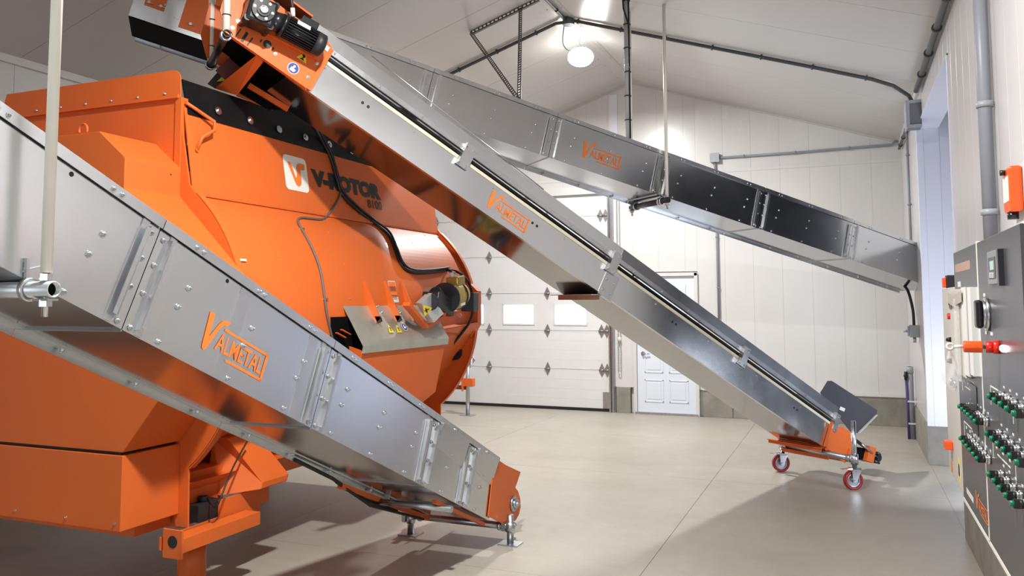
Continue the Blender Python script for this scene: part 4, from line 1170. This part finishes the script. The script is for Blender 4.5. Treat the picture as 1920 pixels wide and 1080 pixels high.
c = at(800, 588, -2.99); ex = (at(815, 618, -2.99) - at(782, 570, -2.99)).normalized(); ez = (at(790, 560, -2.99) - at(768, 572, -2.99)).normalized()
q = [at(779, 568), at(797, 551), at(822, 588), at(803, 605)]
gm = ob('gear_cover', MB().prism(q, (.05, 0, 0)), mat('pale_galvanised_cover', (.66, .68, .68), .35, .6), mx, bevel=.003)
q2 = [at(793, 572, -2.948), at(811, 577, -2.948), at(796, 594, -2.948)]
mb = MB().prism(q2, (.001, 0, 0)); st = ob('warning_sticker', mb, YEL, gm)
ob('hand_pictogram', MB().bar(at(798, 578, -2.945), at(801, 586, -2.945), .010, .006, up=(1, 0, 0)).bar(at(796, 583, -2.945), at(804, 579, -2.945), .006, .006, up=(1, 0, 0)), BDECAL, st)
ob('gearbox', MB().cyl(at(806, 566, -3.08), at(806, 566, -2.96), .07, n=14).bar(at(806, 560, -3.02), at(838, 580, -3.02), .12, .15, up=(1, 0, 0)).cyl(at(838, 575, -3.0), at(815, 548, -3.0), .055, n=14), BLACK, mx, bevel=.008)
md2 = (at(868, 553, -3.0) - at(836, 562, -3.0)).normalized(); ms = at(838, 558, -3.0)
ob('motor_flange', MB().cyl(ms - md2 * .03, ms, .125, n=26), BLACK, mx)
ob('gate_motor', MB().cyl(ms, ms + md2 * .15, .115, n=28).cyl(ms + md2 * .16, ms + md2 * .24, .10, .095, n=28), GOLD, mx, label='gold painted gate motor')
ob('motor_band', MB().ring(ms + md2 * .15, ms + md2 * .165, .12, .09, 26), BLACK, mx)
ob('motor_label', MB().bar(ms + md2 * .05 + V((.10, 0, -.05)), ms + md2 * .13 + V((.10, 0, -.05)), .004, .05), WDECAL, mx)
tb = ms + md2 * .12 + V((.02, 0, .11)); ob('terminal_box', MB().bar(tb - md2 * .07, tb + md2 * .07, .11, .10), GOLD, mx, bevel=.01)
ob('cable_gland', MB().cyl(tb + V((0, -.05, .04)), tb + V((0, -.09, .08)), .018, n=12), PSIDE, mx)
ob('switch_box', MB().box(-3.06, -2.94, at(880, 555).y - .04, at(880, 555).y + .06, 1.62, 1.78), mat('dark_blue_box', (.02, .03, .06), .4), mx, bevel=.006)
ob('motor_bracket', MB().bar(at(762, 570, -3.03), at(797, 612, -3.03), .03, .06, up=(1, 0, 0)).bar(at(800, 612, -3.03), at(832, 592, -3.03), .03, .05, up=(1, 0, 0)), ORANGE, mx)
ob('pivot_arm', MB().tube([at(835, 590, -3.06), at(855, 586, -3.08), at(862, 592, -3.09)], .022, 8).cyl(at(832, 588, -3.1), at(832, 588, -2.98), .02), ORANGE, mx)
ob('sensor_block', MB().box(-3.22, -3.16, hit(796, 545)[0].y - .04, hit(796, 545)[0].y + .04, 1.76, 1.82), PIPE, mx)
zz = [at(840, 506, -3.10), at(852, 512, -3.02), tb + V((0, -.09, .08))]
ob('motor_cable', MB().tube(spline(zz), .013, 8), BLACKM, mx)
zz = [hit(838, 506, .02)[0], at(860, 511, -3.12), at(878, 528, -3.10), at(885, 550, -3.05), at(886, 585, -3.05), at(878, 608, -3.10), at(860, 632, -3.2), at(850, 645, -3.28), at(850, 655, -3.34)]
ob('sensor_cable', MB().tube(spline(zz), .012, 8), BLACKM, mx)
p = P(849, 661, Y=Y2 - .05)
ob('end_sensor', MB().cyl((p.x, Y2, p.z), (p.x, Y2 - .05, p.z), .075, n=9, smooth=False).cyl((p.x, Y2 - .05, p.z), (p.x, Y2 - .065, p.z), .055, n=9).cyl((p.x, Y2 - .03, p.z + .07), (p.x, Y2 - .03, p.z + .12), .014, n=10), BLACKM, mx)
ob('fold_rib', MB().prism([(-3.26, 6.30, 1.50), (-3.15, 6.05, 1.46), (-3.12, Y2 - .05, 1.50), (-3.2, Y2, 1.40), (-3.3, 6.3, 1.36)], (0, 0, .012)), ORANGE, mx)

# ---- legs and load cell mounts
LX = -3.60


def leg(x, y, big):
    g = ob('leg', MB().cyl((x, y, .0), (x, y, .33), .08, n=28), ORANGE, mx)
    ob('leg_cap', MB().box(x - .06, x + .13, y - .12, y + .12, .33, .345), ORANGE, g)
    ob('foot_plate', MB().box(x - .13, x + .13, y - .13, y + .13, 0, .012), ORANGE, g)
    return g


lg = leg(-3.58, 3.80, 1); leg(-5.62, 3.80, 0); leg(-5.24, 6.35, 0); leg(-3.66, 6.55, 0)
sq = P(325, 1013, Y=3.50)
ob('load_cell_plate', MB().box(sq.x - .075, sq.x + .06, 3.50, 3.512, .315, .47), ORANGE, mx, bevel=.002)
c = V((sq.x - .005, 3.50, .405)); ob('pipe_socket', MB().cyl(c - V((0, .002, 0)), c, .033, n=20), BLACKM, mx)
ob('load_beam', MB().box(sq.x - .06, sq.x + .05, 3.512, 4.15, .345, .42), ORANGE, mx)
ob('side_strap', MB().box(-3.53, -3.518, 3.50, 4.32, .35, .42), ORANGE, mx)
ob('mount_block', MB().box(-3.78, -3.63, 3.74, 4.10, .40, .70), ORANGE, mx)
ob('side_strap', MB().box(-3.53, -3.518, 3.95, 4.40, .42, .52), ORANGE, mx)
ob('load_cell', MB().box(-3.62, -3.535, 3.80, 4.0, .42, .52).cyl((-3.60, 3.9, .52), (-3.60, 3.9, .55), .03), BLACKM, mx, bevel=.006)
ob('leg_gusset_box', MB().prism([(-3.60, 4.05, .52), (-3.42, 4.20, .54), (-3.42, 4.22, .58), (-3.60, 4.10, .86), (-3.72, 4.10, .86), (-3.72, 4.05, .52)], (0, .26, 0)), ORANGE, mx, bevel=.006)
ob('belly_pan', MB().prism([(-3.55, Y1, .66), (-3.75, Y1, .50), (-5.1, Y1, .50), (-5.3, Y1, .66)], (0, Y2 - Y1, 0)), ORANGE, mx)
ob('ground_cable', MB().tube(spline([V(P(465, 825, X=-3.5)), V(P(440, 870, X=-3.46)), V(P(425, 905, X=-3.42)), V(P(405, 950, X=-3.42)), V((-3.58, 3.92, .54))]), .006, 6), BLACKM, mx)

# thin support posts and auxiliary gear beyond the mixer
po = P(500, 890, Z=0)
s1 = empty('support_post', (po.x, po.y, 0), 'thin dark pipe post with round foot beside the mixer leg, under the conveyor', 'post')
ob('post_pipe', MB().cyl((po.x, po.y, 0.008), (po.x, po.y, .5), .028, n=14), DPIPE, s1); ob('foot_plate', MB().cyl((po.x, po.y, 0), (po.x, po.y, .008), .09, n=18), DPIPE, s1)
po = P(877, 779, Z=0)
s2 = empty('support_post', (po.x, po.y, 0), 'steel post with orange clamp behind the right end of the mixer', 'post')
ob('post_pipe', MB().cyl((po.x, po.y, .008), (po.x, po.y, P(877, 672, Y=po.y).z), .03, n=14), PIPE, s2)
ob('foot_plate', MB().box(po.x - .1, po.x + .1, po.y - .08, po.y + .08, 0, .008), PIPE, s2)
zc_ = P(877, 718, Y=po.y).z
ob('orange_clamp', MB().box(po.x - .09, po.x + .10, po.y - .04, po.y + .05, zc_ - .05, zc_ + .07).box(po.x - .08, po.x - .05, po.y - .06, po.y - .03, zc_ - .12, zc_ + .12), ORANGE, s2, bevel=.005)
ob('cross_rail', MB().box(po.x - .9, po.x - .03, po.y - .02, po.y + .03, zc_ - .10, zc_ - .04), mat('maroon_rail', (.22, .03, .02), .5), s2)
ob('tilted_plate', MB().prism([(po.x - .12, po.y + .05, zc_ + .30), (po.x + .04, po.y + .05, zc_ + .42), (po.x + .10, po.y + .05, zc_ + .34), (po.x - .02, po.y + .05, zc_ + .18)], (0, .01, 0)), PIPE, s2)

# ================================================================== CONDUITS, BOXES, LAMP
def run(name, pts, r, m, label, cat, clips=0, cr=None, hold=None):
    e = empty(name, pts[0], label, cat)
    ob('tube', MB().tube(pts, r, 10), m, e)
    if clips:
        P_ = [V(p) for p in pts]; L = [(b - a).length for a, b in zip(P_, P_[1:])]; tot = sum(L); s = clips / 2
        while s < tot:
            k = 0; q = s
            while q > L[k]: q -= L[k]; k += 1
            d = (P_[k + 1] - P_[k]).normalized(); c = P_[k] + d * q
            ob('pipe_clip', MB().ring(c - d * .008, c + d * .008, cr or r * 1.5, r, 12), m, e); s += clips
    return e


YC = 9.15
rX = XR - .045
run('ceiling_conduit', [(-6.3, YC, zc(-6.3) - .03), (XP - .12, YC, zc(XP - .12) - .03), (XP, YC, ZP - .07), (XP + .12, YC, zc(XP + .12) - .03), (-.25, YC, zc(-.25) - .03), (.30, YC, zc(.30) - .035), (.50, YC, zc(.50) - .06), (.64, YC + .0, ZE - .10), (XR - .06, YC, ZE - .20)], .020, DPVC, 'dark conduit crossing the ceiling slopes and ridge beside the lamp', 'conduit', .55)
run('ceiling_conduit', [(XP + .02, YC + .02, ZP - .05), (XP + .02, 3.0, ZP - .05)], .016, DPVC, 'dark conduit running along the ceiling ridge toward the camera', 'conduit', .8)
run('eave_conduit', [(rX, 1.0, ZE - .09), (rX, 9.0, ZE - .09)], .026, DPVC, 'thick dark conduit running along the right eave above the doorway', 'conduit', .7)
run('eave_conduit', [(rX + .012, 9.22, ZE - .28), (rX + .012, 9.6, ZE - .16), (rX + .012, 12.2, ZE - .12)], .018, DPVC, 'thin conduit from eave junction box back to the far right corner', 'conduit', .6)
run('wall_conduit', [(rX + .02, P(1702, 300, X=rX + .02).y, ZE - .14), (rX + .02, P(1702, 300, X=rX + .02).y, 1.98)], .016, GPVC, 'thin grey conduit dropping down the right wall behind the conveyor end', 'conduit', .6)
jz = P(1340, 296, Y=YF - .05)
run('wall_conduit', [(jz.x + .06, YF - .03, jz.z), (-.6, YF - .03, jz.z), (XR - .12, YF - .03, jz.z + .02), (XR - .05, YF - .06, jz.z + .08)], .017, GPVC, 'horizontal grey conduit along the far wall from box to right corner', 'conduit', .72)
run('wall_conduit', [(jz.x, YF - .03, jz.z - .06), (jz.x + .01, YF - .03, P(1345, 598, Y=YF).z)], .017, GPVC, 'vertical grey conduit down the far wall right of the entry door', 'conduit', .75)
mb = MB().box(jz.x - .065, jz.x + .065, YF - .07, YF, jz.z - .065, jz.z + .065); e = empty('junction_box', (jz.x, YF, jz.z), 'square grey junction box high on the far wall above the entry door', 'box')
ob('box_body', mb, BOXG, e, bevel=.006); ob('box_lid', MB().box(jz.x - .07, jz.x + .07, YF - .08, YF - .07, jz.z - .07, jz.z + .07), BOXG, e, bevel=.004)
for sx in (-1, 1):
    for sz in (-1, 1): bolt((jz.x + sx * .055, YF - .08, jz.z + sz * .055), (0, -1, 0), e, BOLT, .6)
e = empty('junction_box', (XR - .1, YC, 3.6), 'large grey junction box below the right eave at the conduit bend', 'box')
ob('box_body', MB().box(XR - .13, XR - .0, YC - .10, YC + .12, ZE - .44, ZE - .18), mat('dark_grey_box', (.16, .17, .19), .45), e, bevel=.006)
ob('box_lid', MB().box(XR - .145, XR - .13, YC - .11, YC + .13, ZE - .45, ZE - .17), BOXG, e, bevel=.004)
ob('box_front_rim', MB().box(XR - .13, XR, YC - .11, YC - .10, ZE - .45, ZE - .42).box(XR - .13, XR, YC - .11, YC - .10, ZE - .20, ZE - .17).box(XR - .13, XR - .11, YC - .11, YC - .10, ZE - .42, ZE - .20), BOXG, e)
# big vertical conduit into cabinet
PX = .50
cy = P(1849, 300, X=XR - .05).y
e = run('wall_pipe', [(XR - .045, cy, ZE - .02), (XR - .045, cy, 1.97)], .034, GPVC, 'thick grey vertical conduit running down the right wall into the control cabinet', 'pipe', 0)
for z in (P(1850, 188, X=XR - .05).z, P(1850, 400, X=XR - .05).z): ob('pipe_clip', MB().ring((XR - .045, cy, z - .015), (XR - .045, cy, z + .015), .042, .034, 20), BOXG, e)
# switch box near conveyor end
q = P(1716, 621, X=XR - .04)
e = empty('switch_box', q, 'small grey-blue switch box on the right wall under the conveyor end', 'switch')
ob('box_body', MB().box(XR - .10, XR, q.y - .06, q.y + .06, q.z - .07, q.z + .07), BOXG, e, bevel=.006); ob('box_lid', MB().box(XR - .12, XR - .10, q.y - .05, q.y + .05, q.z - .055, q.z + .055), mat('blue_grey_lid', (.25, .32, .45), .4), e, bevel=.004)
ob('gland', MB().cyl((XR - .05, q.y - .02, q.z - .07), (XR - .05, q.y - .02, q.z - .13), .018), PIPE, e)
ob('knob', MB().cyl((XR - .12, q.y, q.z), (XR - .16, q.y, q.z), .014), BOXG, e)
ob('feed_hose', MB().tube(spline([V((XR - .05, q.y, q.z + .07)), V((XR - .055, q.y + .02, q.z + .25)), V((XR - .09, q.y + .08, q.z + .45)), V((XR - .12, q.y + .2, q.z + .52))]), .016, 8), BLACKM, e)
# corner pipes
q = P(1711, 824, X=XR - .06); zt = P(1708, 690, X=XR - .06).z
e = empty('corner_pipe', (q.x, q.y, 0), 'capped grey standpipe rising from the floor in the far right corner', 'pipe')
ob('tube', MB().cyl((q.x, q.y, 0), (q.x, q.y, zt), .035, n=20), GPVC, e); ob('cap', MB().cyl((q.x, q.y, zt - .08), (q.x, q.y, zt), .040, n=20), BOXG, e)
ob('wall_clip', MB().box(q.x - .04, XR, q.y - .045, q.y - .038, .45, .47).box(q.x - .04, XR, q.y - .045, q.y - .038, .18, .20), PSIDE, e)
q = P(1705, 812, X=XR - .10)
e = empty('purple_hose', (q.x, q.y, 0), 'thin dark purple hose with black fitting beside the corner standpipe', 'hose')
ob('tube', MB().tube([(q.x, q.y + .1, 0), (q.x, q.y + .1, .35), (q.x - .01, q.y + .1, zt - .16)], .014), PURP, e); ob('fitting', MB().cyl((q.x - .01, q.y + .1, zt - .16), (q.x - .01, q.y + .1, zt - .06), .018).cyl((q.x - .01, q.y + .1, zt - .12), (q.x - .01, q.y + .1, zt - .10), .025), BLACKM, e)

# high bay lamp
e = empty('high_bay_lamp', LAMP, 'bright round high-bay lamp hooked under the ceiling ridge', 'lamp')
ob('lamp_body', MB().cyl(LAMP + V((0, 0, .0)), LAMP + V((0, 0, .05)), .16, .13, n=32).cyl(LAMP + V((0, 0, .05)), LAMP + V((0, 0, .12)), .09, .08, n=24), PSIDE, e)
ob('lamp_lens', MB().ball(LAMP, .165, 28, 12, (1, 1, .72)), LAMPM, e)
ob('hook', MB().tube(spline([LAMP + V((0, 0, .12)), LAMP + V((.015, 0, .15)), LAMP + V((-.01, 0, .18)), LAMP + V((0, 0, .27))]), .006), STEEL, e)
ob('lamp_cord', MB().tube(spline([LAMP + V((.02, 0, .11)), LAMP + V((-.10, -.1, .06)), LAMP + V((-.15, -.25, .12)), LAMP + V((-.05, -.5, .26))]), .007), BLACKM, e)
e = empty('ridge_junction_box', (XP, YC, ZP - .1), 'small round junction box where conduits meet at the ceiling ridge', 'box')
ob('box_body', MB().cyl((XP + .04, YC, ZP - .11), (XP + .04, YC, ZP - .01), .07, n=20), DPVC, e)

# ================================================================== CONTROL CABINET
PY1, PYM, PY0 = 4.67, 3.86, 2.92
PZ0, PZ1 = .725, 1.945
cb = empty('control_cabinet', ((PX + XR) / 2, 3.8, PZ0), 'dark grey two-door electrical control cabinet with green knobs on the right wall', 'cabinet')
ob('cabinet_body', MB().box(PX + .012, XR, PY0, PY1, PZ0, PZ1), PSIDE, cb, bevel=.004)
dL = ob('cabinet_door', MB().box(PX, PX + .012, PYM + .016, PY1 - .004, PZ0 + .006, PZ1 - .006), PANELM, cb, bevel=.003)
dR = ob('cabinet_door', MB().box(PX, PX + .012, PY0 + .012, PYM - .006, PZ0 + .006, PZ1 - .006), PANELM, cb, bevel=.003)
ob('door_gap_trim', MB().box(PX - .001, PX + .014, PYM - .006, PYM + .016, PZ0, PZ1), WDECAL, cb)
ob('bottom_trim', MB().box(PX - .001, PX + .02, PY0, PY1, PZ0 - .012, PZ0 + .004), WDECAL, cb)


def pc(u, v, x=PX): return V(P(u, v, X=x))


def pbox(name, u0, v0, u1, v1, x0, x1, m, par, bevel=0, **k):
    a, b, c, d = pc(u0, (v0 + v1) / 2), pc(u1, (v0 + v1) / 2), pc((u0 + u1) / 2, v0), pc((u0 + u1) / 2, v1)
    return ob(name, MB().box(PX - x1, PX - x0, min(a.y, b.y), max(a.y, b.y), d.z, c.z), m, par, bevel=bevel, **k)


ob_d = pbox('display_unit', 1858, 469, 1880, 533, 0, .012, mat('display_housing', (.20, .20, .22), .35), dR, .003)
pbox('display_face', 1861, 482, 1874, 522, .012, .014, mat('display_face', (.06, .06, .07), .35), ob_d)
pbox('screen', 1865, 489, 1872, 506, .014, .016, LCD, ob_d)
for i in range(3):
    for j in range(3): pbox('key', 1864.5 + i * 2.9, 511 + j * 3.6, 1866.5 + i * 2.9, 513.2 + j * 3.6, .014, .017, PSIDE, ob_d)
pbox('display_edge', 1880, 466, 1883, 536, 0, .018, BLACK, ob_d)
c = pc(1853, 589)
ds_ = ob('disconnect_switch', MB().cyl((PX, c.y, c.z), (PX - .012, c.y, c.z), .065, n=28).cyl((PX - .012, c.y, c.z), (PX - .022, c.y, c.z), .055, n=28), STEEL, dR)
ob('rotary_handle', MB().box(PX - .045, PX - .022, c.y - .035, c.y + .035, c.z - .055, c.z + .055), BLACK, ds_, bevel=.010)
for u, v, a, b in ((1850, 624, 1.6, 3), (1860, 626, 2, 3), (1799, 533, 2.5, 5), (1846, 553, 1.5, 3)):
    pbox('legend_plate', u - a, v - b, u + a, v + b, 0, .002, PSIDE, dR if u > 1840 else dL)
pbox('faded_logo_plate', 1791, 492, 1819, 508, 0, .001, mat('faded_orange_plate', (.42, .27, .20), .5), dL)
# red selector with orange lock body and white ring, all on one axis
c = pc(1874, 651)
k_ = ob('red_selector', MB().cyl((PX, c.y, c.z), (PX - .022, c.y, c.z), .024, n=22).cyl((PX - .022, c.y, c.z), (PX - .045, c.y, c.z), .021, n=22), REDK, dR, label='lit red selector')
ob('glare_blob', MB().ball((PX - .004, c.y - .10, c.z), .016, sc=(.6, 3.0, .8)), GLARE, dR)  # glowing ellipsoid standing for the white glare by the red selector
ob('selector_grip', MB().box(PX - .052, PX - .045, c.y - .02, c.y + .02, c.z - .006, c.z + .006), BLACK, k_)
ob('orange_lock_body', MB().cyl((PX - .055, c.y, c.z), (PX - .115, c.y, c.z), .021, n=22), ORK, dR, bevel=.003)
ob('key_ring', MB().cyl((PX - .115, c.y, c.z), (PX - .145, c.y, c.z), .006, n=10).ring((PX - .158, c.y - .004, c.z), (PX - .158, c.y + .004, c.z), .015, .006, 16), WDECAL, dR)
bp_ = V((PX - .160, c.y, c.z - .016))
bg = MB(); NB = 12
for k in range(NB):
    f_ = k / (NB - 1); wd = .006 + .028 * math.sin(min(1, f_ * 1.6) * math.pi / 2) * (1 - max(0, f_ - .72) * 2.9)
    for i in range(14):
        a = 2 * math.pi * i / 14; r_ = wd * (1 + .3 * math.sin(3 * a + k * .8)); bg.v.append(bp_ + V((r_ * math.cos(a) * .7, r_ * math.sin(a) * .7, -f_ * .145)))
for k in range(NB - 1):
    for i in range(14): bg.f.append((k * 14 + i, k * 14 + (i + 1) % 14, (k + 1) * 14 + (i + 1) % 14, (k + 1) * 14 + i)); bg.sm.append(True)
o_ = ob('plastic_bag', bg, BAG, None, label='crumpled clear plastic bag hanging from the key ring on the dark cabinet', cat='bag')
# small beige enclosure with side bar on left door
pbox('aluminium_edge', 1819, 538, 1828, 702, 0, .030, PSIDE, dL)
pbox('edge_gasket', 1828, 538, 1831, 702, 0, .026, BLACK, dL)
pbox('aluminium_edge', 1831, 538, 1838, 702, 0, .030, PSIDE, dL)
en = pbox('beige_cover_box', 1793, 542, 1819, 700, 0, .024, BEIGE, dL, .003)
tp = [(PX - .028, 4.66, pc(1800, 562).z), (PX - .045, 4.55, pc(1800, 548).z), (PX - .040, 4.40, pc(1800, 555).z), (PX - .038, 4.10, pc(1815, 545).z)]
ob('torn_tape', MB().sheet(tp, (0, 0, -.05), .002), mat('torn_tape', (.42, .39, .33), .5), en)
ob('hanging_film', MB().sheet([(PX - .030, 4.42, pc(1800, 560).z), (PX - .045, 4.34, pc(1800, 560).z), (PX - .032, 4.26, pc(1800, 560).z)], (0, .01, -.38), .002), BAG, en)
# knobs
kb = MB().cyl((0, 0, 0), (-.012, 0, 0), .019, n=18).cyl((-.012, 0, 0), (-.020, 0, 0), .016, n=18)
KB = mesh_of('knob_collar', kb, STEEL)
KH = mesh_of('knob_handle', MB().cyl((-.020, 0, 0), (-.030, 0, 0), .014, n=14).box(-.046, -.026, -.0055, .0055, -.014, .014), BLACKM)
KG = mesh_of('knob_tip', MB().cyl((-.044, 0, 0), (-.056, 0, 0), .0115, .008, n=14), GREENK)
rows = [((1797, 760), (1826, 792), 6, dL), ((1799, 820), (1830, 862), 6, dL), ((1852, 742), (1899, 776), 5, dR), ((1848, 812), (1904, 868), 6, dR), ((1852, 890), (1896, 943), 5, dR)]
for (a, b, n, dr) in rows:
    pa, pb_ = pc(*a, PX - .052), pc(*b, PX - .052)
    zm = (pa.z + pb_.z) / 2
    for k in range(n):
        yk = pa.y + (pb_.y - pa.y) * k / (n - 1); mm = M.Translation((PX, yk, zm))
        s_ = inst('selector_knob', KB, mm, dr)
        # handle and tip are sub-parts of the cabinet door as well
        inst('knob_handle', KH, mm, dr); inst('knob_tip', KG, mm, dr)
        ob('legend_plate', MB().box(PX - .0015, PX, yk - .013, yk + .013, zm + .030, zm + .037), PSIDE, dr)
# printed circuit lines on the doors
def pline(door, y0, z0, y1, z1, t=.0025):
    ob('mimic_line', MB().box(PX - .0012, PX, min(y0, y1) - t, max(y0, y1) + t, min(z0, z1) - t, max(z0, z1) + t), WDECAL, door)


for dr, yl, yr, zz_ in ((dL, 4.52, 4.10, 1.34), (dL, 4.52, 4.10, 1.12), (dR, 3.66, 3.20, 1.37), (dR, 3.66, 3.20, 1.17)):
    pline(dr, yl, zz_, yr, zz_); pline(dr, yl, zz_, yl, zz_ - .07); pline(dr, yr, zz_, yr, zz_ - .08); pline(dr, yl - .10, zz_ - .045, yr + .1, zz_ - .045)
    for q in (.15, .45, .75): ob('legend_plate', MB().box(PX - .0015, PX, yl + (yr - yl) * q - .03, yl + (yr - yl) * q, zz_ - .025, zz_ - .014), PSIDE, dr)
ob('door_pull', MB().box(PX - .004, PX, 4.03, 4.22, 1.12, 1.33).box(PX - .03, PX, 3.96, 4.18, 1.225, 1.24), BLACK, dL)
# maker's mark at the bottom left
lg_ = logo2d(); place2d(lg_, pc(1831, 943) + V((0, .0, -.02)), V((0, -.34, 0)), V((0, 0, .17)), .001); 
for v in lg_.v: v.x = PX - .0015
ob('maker_logo', lg_, DECAL, dL, label='orange word mark reading VALMETAL', fix=False)
c = pc(1818, 928); ob('legend_plate', MB().box(PX - .001, PX, c.y - .13, c.y + .10, c.z - .01, c.z + .015), PSIDE, dL)

# beige narrow enclosure beyond the cabinet
EX = .50; ey1 = 5.12
e = empty('beige_side_panel', (EX + .1, 4.9, .8), 'narrow beige control enclosure with red button and orange latch beyond the dark cabinet', 'enclosure')
bz1 = P(1766, 541, X=EX).z; ey1 = P(1766, 541, X=EX).y; bz0 = .74
ob('enclosure_body', MB().box(EX, XR - .003, PY1 + .004, ey1, bz0, bz1), BEIGE, e, bevel=.004)


def eq(u, v): return V(P(u, v, X=EX))


c = eq(1784, 593); ob('red_button', MB().cyl((EX, c.y, c.z), (EX - .02, c.y, c.z), .016), REDK, e)
for u, v in ((1790, 637), (1790, 677), (1793, 720), (1786, 716)):
    c = eq(u, v); kk = ob('selector_knob', MB().cyl((EX, c.y, c.z), (EX - .014, c.y, c.z), .02, n=16), STEEL, e); 
    if v < 700: ob('knob_handle', MB().cyl((EX - .014, c.y, c.z), (EX - .04, c.y, c.z), .015, .008, n=12), BLACK, kk)
c = eq(1786, 835); ob('orange_latch', MB().box(EX - .04, EX, c.y - .03, c.y + .045, c.z - .022, c.z + .022), ORK, e, bevel=.004)
c = eq(1795, 690); ob('red_ring', MB().ring((EX, c.y, c.z), (EX - .01, c.y, c.z), .016, .01), REDK, e)
for u, v, m in ((1785, 875, DECAL), (1798, 870, YEL), (1799, 892, YEL), (1799, 882, WDECAL)):
    c = eq(u, v); ob('sticker', MB().box(EX - .001, EX, c.y - .03, c.y + .03, c.z - .03, c.z + .03), m, e)
c = P(1777, 528, X=EX + .03)
ee = empty('horn', c, 'small black and orange horn on top of the beige enclosure', 'horn')
ob('horn_body', MB().box(EX + .02, EX + .12, c.y - .04, c.y + .03, bz1 + .0, bz1 + .075), BLACKM, ee, bevel=.006); ob('horn_face', MB().box(EX + .002, EX + .02, c.y - .03, c.y + .02, bz1 + .005, bz1 + .06), ORK, ee, bevel=.004)
# orange remote holder on wall with white box behind
a = P(1905, 355, X=XR - .07)
e = empty('orange_control_pendant', a, 'orange pendant with white label mounted on a white box above the cabinet', 'pendant')
ob('pendant_body', MB().box(XR - .11, XR - .06, a.y - .10, a.y + .055, a.z - .10, a.z + .09), ORK, e, bevel=.012)
ob('pendant_label', MB().box(XR - .112, XR - .11, a.y - .08, a.y + .035, a.z - .055, a.z + .05), WDECAL, e)
ob('pendant_button', MB().cyl((XR - .11, a.y - .02, a.z + .07), (XR - .13, a.y - .02, a.z + .07), .012), BLACK, e)
ob('wall_plate', MB().box(XR - .06, XR, a.y - .12, a.y + .16, a.z - .14, a.z + .10), WALLW, e, bevel=.003)
ob('pendant_foot', MB().cyl((XR - .09, a.y - .03, a.z - .10), (XR - .09, a.y - .03, a.z - .13), .022), BLACK, e)
